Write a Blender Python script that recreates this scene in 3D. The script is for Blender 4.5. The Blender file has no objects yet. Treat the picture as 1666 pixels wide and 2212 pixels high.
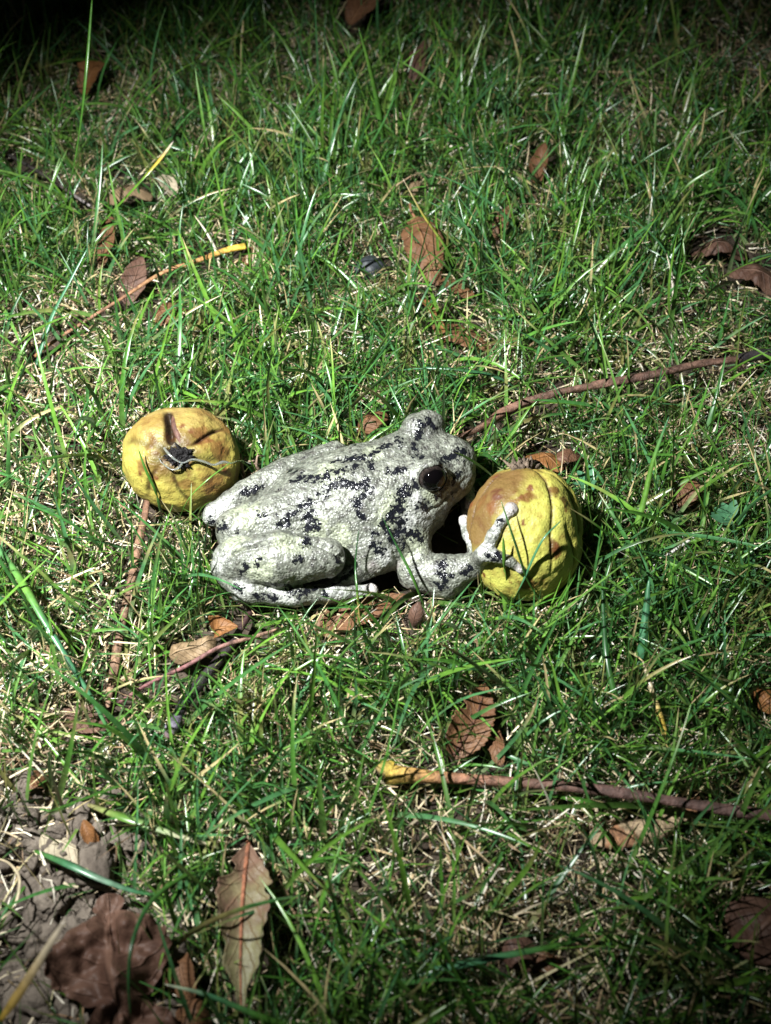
import bpy, math
import numpy as np
from mathutils import Vector, Matrix
R_ = np.random.default_rng(7)
CM = 0.01                                   # everything below is written in centimetres
sc = bpy.context.scene
# ------------------------------------------------------------------ camera, night sky, torch, exposure
PITCH = math.radians(48.0); VFOV = math.radians(42.0); DIST = 36.0
PW, PH = 1666.0, 2212.0                     # frame units used for measuring
FWD = np.array([0, math.cos(PITCH), -math.sin(PITCH)]); UPV = np.array([0, math.sin(PITCH), math.cos(PITCH)]); RGT = np.array([1.0, 0, 0])
CAM = -FWD * DIST
TV = math.tan(VFOV / 2); TH = TV * PW / PH
cd = bpy.data.cameras.new('camera'); co = bpy.data.objects.new('camera', cd); sc.collection.objects.link(co); sc.camera = co
co.location = CAM * CM; co.rotation_euler = (math.pi / 2 - PITCH, 0, 0)
cd.sensor_fit = 'VERTICAL'; cd.sensor_height = 24; cd.lens = 12 / TV; cd.clip_start = 0.01; cd.clip_end = 100
cd.dof.use_dof = True; cd.dof.focus_distance = 0.352; cd.dof.aperture_fstop = 14
w = bpy.data.worlds.new('World'); sc.world = w; w.use_nodes = True
wn = w.node_tree.nodes; sky = wn.new('ShaderNodeTexSky'); sky.sky_type = 'NISHITA'; sky.sun_disc = False
sky.sun_elevation = math.radians(2); sky.sun_rotation = math.radians(270)
w.node_tree.links.new(sky.outputs[0], wn['Background'].inputs[0]); wn['Background'].inputs[1].default_value = 0.012
LPOS = np.array([-17.0, -9.0, 32.0]); LAIM = np.array([-4.0, 2.3, 0.0])
ld = bpy.data.lights.new('torch', 'SPOT'); lo = bpy.data.objects.new('torch', ld); sc.collection.objects.link(lo)
lo.location = LPOS * CM; lo.rotation_euler = Vector(LAIM - LPOS).to_track_quat('-Z', 'Y').to_euler()
ld.energy = 27; ld.spot_size = math.radians(63); ld.spot_blend = 1.0; ld.shadow_soft_size = 0.007; ld.color = (0.98, 1.0, 0.985)
sc.view_settings.view_transform = 'Standard'; sc.view_settings.look = 'None'; sc.view_settings.exposure = 0.0; sc.view_settings.gamma = 1.0
sc.cycles.max_bounces = 6

# ------------------------------------------------------------------ measuring helpers
def ray(px, py):
    d = FWD + RGT * ((px / PW * 2 - 1) * TH) + UPV * ((1 - py / PH * 2) * TV)
    return d / np.linalg.norm(d)
def P(px, py, z=0.0):
    d = ray(px, py); return CAM + d * ((z - CAM[2]) / d[2])
def proj(p):
    v = np.asarray(p) - CAM; f = v @ FWD
    return np.stack([(v @ RGT / f / TH + 1) / 2 * PW, (1 - v @ UPV / f / TV) / 2 * PH, f], -1)
def nrm(v): v = np.asarray(v, float); return v / max(1e-12, np.linalg.norm(v))
def _h(i, j, k, s):
    n = (i * 374761393 + j * 668265263 + k * 2147483647 + s * 974634777) & 0xffffffff
    n = ((n ^ (n >> 13)) * 1274126177) & 0xffffffff
    return ((n ^ (n >> 16)) & 0xffff) / 65535.0
def vnoise(p, s=0):
    p = np.asarray(p, float); i = np.floor(p).astype(np.int64); f = p - i; f = f * f * (3 - 2 * f); r = 0
    for a in (0, 1):
        for b in (0, 1):
            for c in (0, 1):
                wt = (f[..., 0] if a else 1 - f[..., 0]) * (f[..., 1] if b else 1 - f[..., 1]) * (f[..., 2] if c else 1 - f[..., 2])
                r = r + wt * _h(i[..., 0] + a, i[..., 1] + b, i[..., 2] + c, s)
    return r
def fbm(p, sc_=1.0, o=3, s=0):
    p = np.asarray(p, float) * sc_; r = 0; a = 0.5; t = 0
    for k in range(o): r = r + a * vnoise(p * 2 ** k + 13.7 * k, s + k); t += a; a *= .5
    return r / t
def mesh(name, V, F, mat, parent=None, origin=None, attrs=None, smooth=True, solid=0):
    V = np.asarray(V, float)
    if origin is None:
        origin = np.array([(V[:, 0].min() + V[:, 0].max()) / 2, (V[:, 1].min() + V[:, 1].max()) / 2, V[:, 2].min()])
    me = bpy.data.meshes.new(name); me.from_pydata([], [], [])
    F = [np.asarray(f, np.int32) for f in (F if isinstance(F, list) else [F]) if len(f)]
    L = np.concatenate([f.ravel() for f in F]); tot = np.concatenate([np.full(len(f), f.shape[1]) for f in F])
    me.vertices.add(len(V)); me.loops.add(len(L)); me.polygons.add(len(tot))
    me.vertices.foreach_set('co', ((V - origin) * CM).astype(np.float32).ravel()); me.loops.foreach_set('vertex_index', L)
    me.polygons.foreach_set('loop_start', np.concatenate([[0], np.cumsum(tot)[:-1]]).astype(np.int32))
    me.update(calc_edges=True)
    me.polygons.foreach_set('use_smooth', np.full(len(tot), smooth))
    for k, a in (attrs or {}).items():
        a = np.asarray(a, np.float32)
        if a.ndim == 1: me.attributes.new(k, 'FLOAT', 'POINT').data.foreach_set('value', a)
        else:
            if a.shape[1] == 3: a = np.concatenate([a, np.ones((len(a), 1), np.float32)], 1)
            me.attributes.new(k, 'FLOAT_COLOR', 'POINT').data.foreach_set('color', a.ravel())
    me.materials.append(mat)
    o = bpy.data.objects.new(name, me); sc.collection.objects.link(o)
    if parent is not None:
        o.parent = parent; o.location = Vector(origin * CM) - parent.location
    else: o.location = origin * CM
    if solid: m = o.modifiers.new('thick', 'SOLIDIFY'); m.thickness = solid * CM; m.offset = 0
    return o
def tag(o, label=None, cat=None, group=None, kind=None):
    for k, v in (('label', label), ('category', cat), ('group', group), ('kind', kind)):
        if v: o[k] = v
    return o
def spline(pts, n):
    pts = np.asarray(pts, float); m = len(pts)
    if m == 2: return pts[0] + (pts[1] - pts[0]) * np.linspace(0, 1, n)[:, None]
    q = np.concatenate([[2 * pts[0] - pts[1]], pts, [2 * pts[-1] - pts[-2]]]); t = np.linspace(0, m - 1 - 1e-6, n); i = t.astype(int); f = (t - i)[:, None]
    a, b, c, d = q[i], q[i + 1], q[i + 2], q[i + 3]
    return .5 * (2 * b + (c - a) * f + (2 * a - 5 * b + 4 * c - d) * f ** 2 + (3 * b - a - 3 * c + d) * f ** 3)
def frames(C):
    T = np.gradient(C, axis=0); T /= np.linalg.norm(T, axis=1)[:, None] + 1e-9
    S = np.cross(T, [0, 0, 1.0]); l = np.linalg.norm(S, axis=1)[:, None]; S = np.where(l > .05, S / (l + 1e-9), [1, 0, 0]); return T, S, np.cross(S, T)
def tube(pts, rad, n=40, m=10, rough=0.0, flat=1.0, seed=0):
    C = spline(pts, n); T, S, N = frames(C); t = np.linspace(0, 1, n)
    r = np.interp(t, np.linspace(0, 1, len(rad)), rad); a = np.linspace(0, 2 * math.pi, m, endpoint=False)
    V = C[:, None] + r[:, None, None] * (np.cos(a)[None, :, None] * S[:, None] + flat * np.sin(a)[None, :, None] * N[:, None])
    if rough:
        Ln = np.linalg.norm(np.diff(C, axis=0), axis=1).sum(); tq = np.broadcast_to((t * Ln * .9)[:, None], V.shape[:2]); aq = np.broadcast_to(a[None], V.shape[:2])
        d = (fbm(np.stack([tq, np.cos(aq) * 1.3, np.sin(aq) * 1.3 + seed], -1), 1.0, 3, seed) - .5) * 2 * rough; V = V + (V - C[:, None]) * d[..., None]
    V = V.reshape(-1, 3); i, j = np.meshgrid(np.arange(n - 1), np.arange(m), indexing='ij'); j2 = (j + 1) % m
    F = np.stack([i * m + j, i * m + j2, (i + 1) * m + j2, (i + 1) * m + j], -1).reshape(-1, 4)
    V = np.concatenate([V, C[:1], C[-1:]]); jj = np.arange(m); k = (jj + 1) % m
    caps = np.concatenate([np.stack([k, jj, np.full(m, n * m)], -1), np.stack([(n - 1) * m + jj, (n - 1) * m + k, np.full(m, n * m + 1)], -1)])
    tt = np.concatenate([np.repeat(t, m), [0, 1]]); return V, [F, caps], tt
def join(parts):
    V = []; F = {}; A = []; n = 0
    for v, f, *a in parts:
        for g in (f if isinstance(f, list) else [f]):
            if len(g): F.setdefault(np.asarray(g).shape[1], []).append(np.asarray(g) + n)
        V.append(v); n += len(v); A.append(a[0] if a else None)
    return np.concatenate(V), [np.concatenate(x) for x in F.values()], (np.concatenate(A) if A[0] is not None else None)

# ------------------------------------------------------------------ materials
class NT:
    def __init__(s, name):
        s.m = bpy.data.materials.new(name); s.m.use_nodes = True; s.t = s.m.node_tree; s.b = s.t.nodes['Principled BSDF']
    def n(s, typ, ins=None, **kw):
        x = s.t.nodes.new(typ)
        for k, v in kw.items(): setattr(x, k, v)
        for k, v in (ins or {}).items():
            if isinstance(v, bpy.types.NodeSocket): s.t.links.new(v, x.inputs[k])
            else: x.inputs[k].default_value = v
        return x
    def set(s, **kw):
        for k, v in kw.items():
            k = k.replace('_', ' ')
            if isinstance(v, bpy.types.NodeSocket): s.t.links.new(v, s.b.inputs[k])
            else: s.b.inputs[k].default_value = v
        return s
    def attr(s, k, out='Color'): return s.n('ShaderNodeAttribute', attribute_name=k).outputs[out]
    def coord(s): return s.n('ShaderNodeTexCoord').outputs['Object']
    def noise(s, scale, detail=3, rough=.55, vec=None, out='Fac'):
        return s.n('ShaderNodeTexNoise', {'Scale': scale, 'Detail': detail, 'Roughness': rough, 'Vector': vec or s.coord()}).outputs[out]
    def math(s, op, a, b=0.0, clamp=False): 
        x = s.n('ShaderNodeMath', {0: a, 1: b}, operation=op); x.use_clamp = clamp; return x.outputs[0]
    def ramp(s, v, a, b): return s.n('ShaderNodeMapRange', {'Value': v, 'From Min': a, 'From Max': b}, interpolation_type='SMOOTHSTEP').outputs[0]
    def mix(s, f, a, b, mode='MIX'):
        x = s.n('ShaderNodeMix', data_type='RGBA', blend_type=mode)
        for i, v in ((0, f), (6, a), (7, b)):
            if isinstance(v, bpy.types.NodeSocket): s.t.links.new(v, x.inputs[i])
            else: x.inputs[i].default_value = v if i == 0 else (*v, 1)[:4]
        return x.outputs[2]
    def bump(s, h, dist, st=1.0): return s.n('ShaderNodeBump', {'Height': h, 'Distance': dist, 'Strength': st}).outputs[0]
def plain(name, col, rough=.6, spec=.4, scale=300, var=.35, bd=.0002):
    M = NT(name); v = M.ramp(M.noise(scale, 4), .25, .75)
    c = M.mix(v, tuple(x * (1 - var) for x in col), tuple(min(1, x * (1 + var)) for x in col))
    return M.set(Base_Color=c, Roughness=rough, Specular_IOR_Level=spec, Normal=M.bump(M.noise(scale * 3, 3), bd)).m
# grass: per-blade colour stored on the mesh, fine streaks, a little light passes through
def blade_mat(name, rough, spec, trans):
    M = NT(name); col = M.attr('col'); f = M.ramp(M.noise(500, 2), .3, .7)
    c = M.mix(f, M.mix(1.0, col, (.78, .78, .78), 'MULTIPLY'), M.mix(1.0, col, (1.2, 1.2, 1.2), 'MULTIPLY'))
    M.set(Base_Color=c, Roughness=rough, Specular_IOR_Level=spec)
    if trans:
        tr = M.n('ShaderNodeBsdfTranslucent', {'Color': c}); mx = M.n('ShaderNodeMixShader', {0: trans, 1: M.b.outputs[0], 2: tr.outputs[0]})
        M.t.links.new(mx.outputs[0], M.t.nodes['Material Output'].inputs[0])
    return M.m
M_grass = blade_mat('grass_blade', .30, .6, .2); M_thatch = blade_mat('dry_thatch', .6, .3, .1)
M = NT('soil'); n1 = M.noise(120, 6, .65); c = M.mix(M.ramp(n1, .3, .7), (.022, .016, .011), (.07, .052, .038))
M_soil = M.set(Base_Color=c, Roughness=.9, Specular_IOR_Level=.2, Normal=M.bump(M.noise(500, 6, .7), .0012)).m
M = NT('clod'); n1 = M.noise(160, 6, .65); c = M.mix(M.ramp(n1, .3, .7), (.080, .063, .050), (.20, .165, .132))
M_clod = M.set(Base_Color=c, Roughness=.85, Specular_IOR_Level=.25, Normal=M.bump(M.noise(700, 6, .7), .001)).m
def leaf_mat(name, col, col2, rough=.55, vein=None):
    M = NT(name); grad = vein; vein = vein or tuple(x * 1.3 for x in col2); uv = M.n('ShaderNodeSeparateXYZ', {0: M.attr('lf', 'Vector')}); t, s_ = uv.outputs[0], uv.outputs[1]
    a = M.math('ABSOLUTE', M.math('SUBTRACT', s_, .5))
    f = M.math('ABSOLUTE', M.math('SUBTRACT', M.math('FRACT', M.math('SUBTRACT', M.math('MULTIPLY', t, 8.0), M.math('MULTIPLY', a, 3.4))), .5))
    side = M.math('SUBTRACT', 1.0, M.ramp(f, 0.0, .09)); mid = M.math('SUBTRACT', 1.0, M.ramp(a, .012, .05))
    v = M.math('MAXIMUM', M.math('MULTIPLY', side, .45), mid)
    n1 = M.ramp(M.noise(110, 5, .6), .3, .7); n2 = M.ramp(M.noise(650, 4), .35, .75)
    c = M.mix(M.ramp(M.math('ADD', t, M.math('MULTIPLY', M.math('SUBTRACT', n1, .5), .5)), .15, .75) if grad else n1, col, col2); c = M.mix(M.math('MULTIPLY', n2, .35), c, tuple(x * .45 for x in col))
    c = M.mix(M.math('MULTIPLY', v, .55), c, vein)
    h = M.math('ADD', M.math('MULTIPLY', v, .8), M.noise(420, 5, .6))
    M.set(Base_Color=c, Roughness=rough, Specular_IOR_Level=.28, Normal=M.bump(h, .0005))
    tr = M.n('ShaderNodeBsdfTranslucent', {'Color': c}); mx = M.n('ShaderNodeMixShader', {0: .15, 1: M.b.outputs[0], 2: tr.outputs[0]})
    M.t.links.new(mx.outputs[0], M.t.nodes['Material Output'].inputs[0]); return M.m
LM = {'brown': leaf_mat('leaf_brown', (.11, .05, .024), (.18, .09, .042)),
      'orange': leaf_mat('leaf_orange', (.17, .068, .02), (.23, .11, .04)),
      'tan': leaf_mat('leaf_tan', (.18, .12, .065), (.27, .19, .11), .6),
      'purple': leaf_mat('leaf_purple', (.075, .037, .025), (.14, .078, .054)),
      'dark': leaf_mat('leaf_dark', (.10, .048, .03), (.18, .09, .05)),
      'olive': leaf_mat('leaf_olive', (.16, .095, .065), (.20, .185, .09), .42, (.30, .14, .07)),
      'pale': leaf_mat('leaf_pale', (.33, .28, .19), (.45, .38, .27), .6)}
M = NT('bark'); col = M.attr('col'); st = M.n('ShaderNodeMapping', {0: M.coord()}); n1 = M.ramp(M.noise(500, 5, .6), .3, .72)
c = M.mix(n1, M.mix(1.0, col, (.42, .40, .38), 'MULTIPLY'), M.mix(1.0, col, (1.35, 1.35, 1.35), 'MULTIPLY')); c = M.mix(M.math('MULTIPLY', M.ramp(M.noise(1700, 3), .58, .7), .6), c, (.02, .015, .012))
M_bark = M.set(Base_Color=c, Roughness=.62, Specular_IOR_Level=.4, Normal=M.bump(M.noise(900, 5, .65), .0006)).m
# ------------------------------------------------------------------ nuts (shape first: the grass and the frog's fingers need it)
class Nut:
    def __init__(s, c, a, u, v, ra, ru, rv, seams, pit, lobe=.045):
        s.lobe = lobe
        s.c, s.a, s.u, s.v, s.R, s.seams, s.pit = c, nrm(a), nrm(u), nrm(v), (ru, rv, ra), seams, pit
        s.B = np.stack([s.u, s.v, s.a])
    def q(s, p): return ((np.asarray(p) - s.c) @ s.B.T) / np.array(s.R)
    def hit(s, px, py, off=0.0):
        d = ray(px, py); o = ((CAM - s.c) @ s.B.T) / s.R; dd = (d @ s.B.T) / s.R
        b = o @ dd; A = dd @ dd; k = b * b - A * (o @ o - 1)
        t = (-b - math.sqrt(max(k, 0))) / A; p = CAM + d * t
        n = nrm((s.q(p) / np.array(s.R)) @ s.B); return p + n * off
    def shape(s, nth=150, nph=260, seed=0):
        th = np.linspace(.002, math.pi - .002, nth); ph = np.linspace(0, 2 * math.pi, nph, endpoint=False)
        T, H = np.meshgrid(th, ph, indexing='ij'); ru, rv, ra = s.R
        g = np.zeros_like(T); k = 0
        for (az, dep, wid, t0, t1, wob) in s.seams:
            azw = math.radians(az) + wob * np.sin(T * 3 + az); d = np.angle(np.exp(1j * (H - azw))) * np.maximum(np.sin(T), .12) * 1.5
            env = np.clip((T - t0) / .25, 0, 1) * np.clip((t1 - T) / .35, 0, 1)
            g = np.maximum(g, dep * env * np.exp(-(d / wid) ** 2)); k = k + s.lobe * env * np.exp(-(d / (wid * 4.5)) ** 2)
        dirv = np.stack([np.sin(T) * np.cos(H), np.sin(T) * np.sin(H), np.cos(T)], -1)
        rough = (fbm(dirv, 2.2, 3, seed) - .5) * .14 + (fbm(dirv, 9, 3, seed + 3) - .5) * .028 + (fbm(dirv, 26, 2, seed + 6) - .5) * .01
        r = 1 + rough - g - k - s.pit * np.exp(-(T / .16) ** 2) - .02 * np.exp(-((math.pi - T) / .3) ** 2)
        V = s.c + (dirv * r[..., None] * np.array(s.R)) @ s.B; n, m = nth, nph
        i, j = np.meshgrid(np.arange(n - 1), np.arange(m), indexing='ij'); j2 = (j + 1) % m
        F = np.stack([i * m + j, (i + 1) * m + j, (i + 1) * m + j2, i * m + j2], -1).reshape(-1, 4)
        return V.reshape(-1, 3), F, T.ravel(), (g / (.05 if s.pit > .1 else .03)).clip(0, 1).ravel(), dirv.reshape(-1, 3)
BACK = -FWD
NUT1 = Nut(P(392, 993, 1.30), BACK + .06 * UPV - .05 * RGT, RGT, UPV, 1.3, 1.56, 1.39,
           [(98, .18, .10, .16, 1.2, .05), (30, .06, .05, .3, 1.4, .12), (-78, .03, .05, .2, 1.3, .14), (-128, .035, .07, .2, 1.2, .12), (-8, .02, .1, .2, 1.2, .05), (160, .02, .12, .3, 1.4, .08)], .12, .02)
NUT2 = Nut(P(1133, 1155, 1.45), UPV + .03 * RGT, RGT, BACK, 1.70, 1.50, 1.50,
           [(66, .034, .034, .1, 2.2, .06), (27, .03, .036, .1, 1.7, .08), (42, .025, .04, 1.4, 2.7, .25), (165, .03, .04, .1, 2.4, .06), (250, .03, .04, .1, 2.6, .06), (320, .03, .04, .1, 2.4, .06)], .05, .022)

# ------------------------------------------------------------------ frog body as one smooth implicit surface
HF = nrm([math.cos(math.radians(5)), math.sin(math.radians(5)), -.10])        # the way the head looks
HS = nrm(np.cross([0, 0, 1.0], HF)); HU = np.cross(HF, HS)                       # HS points away from the camera
EYE_N = P(932, 1030, 2.72); EYE_F = P(922, 918, 2.62)
prims = []
def ell(c, f, radii, k, up=(0, 0, 1)):
    f = nrm(f); s_ = nrm(np.cross(up, f)); u = np.cross(f, s_); prims.append(('e', np.asarray(c), np.stack([f, s_, u]), np.array(radii), k))
def cap(a, ra, b, rb, k): prims.append(('c', np.asarray(a), np.asarray(b), ra, rb, k))
BF = P(860, 1050, 1.7) - P(520, 1150, 1.15)
ell(P(735, 1084, 1.45), BF, (2.15, 1.44, 1.18), .3)
ell(P(615, 1133, 1.2), BF, (1.6, .84, .9), .4)
ell(P(800, 1155, 1.05), BF, (1.35, 1.15, .9), .35)
ell(P(825, 1070, 1.55), BF, (1.5, 1.42, 1.12), .5)
ell(P(905, 1020, 1.95), HF, (1.25, 1.32, .78), .45, HU)
ell(P(968, 1005, 2.03), HF, (.72, .92, .60), .35, HU)
ell(P(890, 1085, 1.35), HF, (.9, 1.0, .75), .4)                                   # throat
ell(P(926, 1028, 2.50), HF, (.54, .42, .42), .22, HU)                            # eye bulges
ell(P(911, 926, 2.62), HF, (.54, .42, .46), .22, HU)
cap(P(870, 975, 2.35), .38, P(985, 985, 2.25), .30, .4)                          # snout ridge
cap(P(905, 1092, 1.95), .20, P(908, 1090, 1.92), .19, .12)                       # ear drum
# near arm
cap(P(880, 1130, 1.45), .50, P(905, 1205, .95), .37, .22); cap(P(900, 1235, .72), .50, P(965, 1245, .78), .50, .14)
cap(P(965, 1245, .78), .50, P(1035, 1215, 1.25), .29, .16); h0 = NUT2.hit(1054, 1192, .15)
cap(P(1035, 1215, 1.25), .29, h0, .21, .16)
def digit(pts, r0, r1, pad, k=.07):
    n = len(pts)
    for i in range(n - 1):
        a, b = r0 + (r1 - r0) * i / (n - 1), r0 + (r1 - r0) * (i + 1) / (n - 1); cap(pts[i], a, pts[i + 1], b, k if i else k * 1.6)
    prims.append(('e', np.asarray(pts[-1]), np.eye(3), np.array([pad, pad, pad * .85]), .05))
N2 = NUT2.hit
digit([h0, N2(1068, 1160, .09), N2(1084, 1130, .06), N2(1105, 1101, .03)], .165, .11, .185)
digit([h0, N2(1080, 1200, .09), N2(1105, 1212, .05), N2(1125, 1228, .03)], .155, .10, .14)
digit([P(1038, 1205, 1.35), P(1026, 1182, 1.45), P(1012, 1155, 1.5), P(1004, 1124, 1.55)], .19, .12, .14)
# far arm, mostly hidden behind the head
cap(P(925, 1015, 1.3), .42, P(975, 1035, .6), .36, .2); cap(P(975, 1035, .6), .38, P(1000, 1060, .95), .28, .15)
fa = P(1000, 1060, .95); digit([fa, P(1012, 1075, 1.2), P(1016, 1092, 1.4)], .22, .13, .17); digit([fa, P(1010, 1090, .9), P(1008, 1110, .9)], .2, .12, .15)
# near hind leg: thigh, shank folded over it, foot along the ground
cap(P(515, 1145, 1.5), .55, P(610, 1135, 1.42), .62, .4); cap(P(610, 1135, 1.42), .62, P(712, 1168, 1.2), .46, .30)
cap(P(704, 1206, 1.62), .48, P(605, 1208, 1.62), .70, .03); cap(P(605, 1208, 1.62), .70, P(512, 1210, 1.42), .56, .03)
cap(P(494, 1226, 1.15), .44, P(525, 1272, 1.0), .35, .06); cap(P(525, 1272, 1.0), .34, P(640, 1285, .9), .27, .02)
ft = P(640, 1285, .9)
digit([ft, P(715, 1281, .78), P(765, 1279, .7), P(802, 1275, .65)], .25, .13, .18)
digit([P(690, 1274, .62), P(745, 1254, .75), P(800, 1230, .85), P(852, 1210, .95)], .26, .18, .2)
digit([P(735, 1256, .8), P(768, 1234, 1.0), P(802, 1217, 1.1)], .2, .14, .175)
digit([ft, P(700, 1293, .55), P(740, 1294, .5)], .2, .11, .13)
# far hind leg
cap(P(610, 1030, 1.2), .46, P(535, 1066, 1.1), .38, .1); cap(P(535, 1066, 1.1), .38, P(464, 1112, .85), .30, .05)
cap(P(640, 1025, 1.15), .5, P(722, 985, 1.35), .40, .12); cap(P(466, 1112, .5), .25, P(520, 1060, .25), .2, .1)
# grid
VX = .042
pts = np.concatenate([np.stack([p[1] - 1.0, p[1] + 1.0]) if p[0] == 'e' else np.stack([p[1] - .8, p[1] + .8, p[2] - .8, p[2] + .8]) for p in prims] + [np.stack([p[1] - p[3].max(), p[1] + p[3].max()]) for p in prims if p[0] == 'e'])
G0 = pts.min(0) - .3; GN = np.ceil((pts.max(0) + .3 - G0) / VX).astype(int) + 1
D = np.full(GN, 9.0, np.float32)
for p in prims:
    k = p[-1]; mg = k + .25
    if p[0] == 'e': e = np.sqrt(((p[2] * p[3][:, None]) ** 2).sum(0)); lo_, hi_ = p[1] - e - mg, p[1] + e + mg
    else: lo_ = np.minimum(p[1] - p[3], p[2] - p[4]) - mg; hi_ = np.maximum(p[1] + p[3], p[2] + p[4]) + mg
    a = np.maximum(((lo_ - G0) / VX).astype(int), 0); b = np.minimum(((hi_ - G0) / VX).astype(int) + 2, GN)
    ax = [G0[i] + VX * np.arange(a[i], b[i]) for i in range(3)]; X = np.stack(np.meshgrid(*ax, indexing='ij'), -1)
    if p[0] == 'e':
        l = (X - p[1]) @ p[2].T; k0 = np.linalg.norm(l / p[3], axis=-1); k1 = np.linalg.norm(l / p[3] ** 2, axis=-1); d = k0 * (k0 - 1) / np.maximum(k1, 1e-6)
    else:
        ab = p[2] - p[1]; t = (((X - p[1]) @ ab) / (ab @ ab)).clip(0, 1); d = np.linalg.norm(X - p[1] - t[..., None] * ab, axis=-1) - (p[3] + (p[4] - p[3]) * t)
    S = D[a[0]:b[0], a[1]:b[1], a[2]:b[2]]; h = np.maximum(k - np.abs(S - d), 0) / k
    S[...] = np.minimum(S, d) - h * h * k * .25
def eye_dir(sg): return nrm(HS * sg * .88 + np.array([0, 0, .42 if sg < 0 else .05]) + HF * .25)
for ec, sg in ((EYE_N, -1), (EYE_F, 1)):                                          # a raised rim round each eye, socket inside
    en = eye_dir(sg)
    a = np.maximum(((ec - .75 - G0) / VX).astype(int), 0); b = np.minimum(((ec + .75 - G0) / VX).astype(int) + 2, GN)
    X = np.stack(np.meshgrid(*[G0[i] + VX * np.arange(a[i], b[i]) for i in range(3)], indexing='ij'), -1); S = D[a[0]:b[0], a[1]:b[1], a[2]:b[2]]
    rc = ec + en * .06; l = X - rc; ht = l @ en; rad = np.linalg.norm(l - ht[..., None] * en, axis=-1)
    d = np.sqrt((rad - .372) ** 2 + ht ** 2) - .06; h = np.maximum(.1 - np.abs(S - d), 0) / .1; S[...] = np.minimum(S, d) - h * h * .025
    S[...] = np.maximum(S, -(np.linalg.norm(X - ec - en * .06, axis=-1) - .341))
def sdf(p):
    g = (np.asarray(p) - G0) / VX; i = np.clip(np.round(g).astype(int), 0, GN - 1); ok = ((g >= 0) & (g <= GN - 1)).all(-1)
    return np.where(ok, D[i[..., 0], i[..., 1], i[..., 2]], 9.0)
def nets(f):
    n = np.array(f.shape); ins = f < 0; cs = n - 1
    c = [(x, y, z) for x in (0, 1) for y in (0, 1) for z in (0, 1)]
    sl = lambda A, o: A[o[0]:n[0] - 1 + o[0], o[1]:n[1] - 1 + o[1], o[2]:n[2] - 1 + o[2]]
    acc = np.zeros((*cs, 3), np.float32); cnt = np.zeros(cs, np.float32)
    for a_ in range(8):
        for b_ in range(a_ + 1, 8):
            if sum(abs(c[a_][q] - c[b_][q]) for q in range(3)) == 1:
                fa_, fb_ = sl(f, c[a_]), sl(f, c[b_]); m = (fa_ < 0) != (fb_ < 0); t = fa_[m] / (fa_[m] - fb_[m])
                acc[m] += np.array(c[a_]) + t[:, None] * (np.array(c[b_]) - np.array(c[a_])); cnt[m] += 1
    on = cnt > 0; idx = np.full(cs, -1, np.int64); idx[on] = np.arange(on.sum())
    V = np.argwhere(on) + acc[on] / cnt[on][:, None]; Q = []
    for ax_ in range(3):
        u, v = (ax_ + 1) % 3, (ax_ + 2) % 3; s0 = [slice(None)] * 3; s1 = [slice(None)] * 3; s0[ax_] = slice(0, -1); s1[ax_] = slice(1, None)
        A, B = ins[tuple(s0)], ins[tuple(s1)]
        for m, fl in ((A & ~B, 0), (~A & B, 1)):
            p_ = np.argwhere(m); p_ = p_[(p_[:, u] > 0) & (p_[:, v] > 0) & (p_[:, u] < n[u] - 1) & (p_[:, v] < n[v] - 1)]
            if not len(p_): continue
            def at(du, dv): r = p_.copy(); r[:, u] -= du; r[:, v] -= dv; return idx[r[:, 0], r[:, 1], r[:, 2]]
            q_ = np.stack([at(1, 1), at(0, 1), at(0, 0), at(1, 0)], -1); Q.append(q_[:, ::-1] if fl else q_)
    return V, np.concatenate(Q)
FV, FQ = nets(D); FV = FV * VX + G0
E_ = np.concatenate([FQ[:, [0, 1]], FQ[:, [1, 2]], FQ[:, [2, 3]], FQ[:, [3, 0]]])
def smooth(V, it, lam=.5):
    for _ in range(it):
        s_ = np.zeros_like(V); n_ = np.zeros(len(V)); np.add.at(s_, E_[:, 0], V[E_[:, 1]]); np.add.at(n_, E_[:, 0], 1); V = V + lam * (s_ / np.maximum(n_, 1)[:, None] - V)
    return V
FV = smooth(FV, 3)
def vnormals(V, Q):
    n = np.cross(V[Q[:, 2]] - V[Q[:, 0]], V[Q[:, 3]] - V[Q[:, 1]]); r = np.zeros_like(V)
    for k in range(4): np.add.at(r, Q[:, k], n)
    return r / (np.linalg.norm(r, axis=1)[:, None] + 1e-9)
FN = vnormals(FV, FQ)
pj = proj(FV); uvd = [pj[:, :2]]
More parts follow.
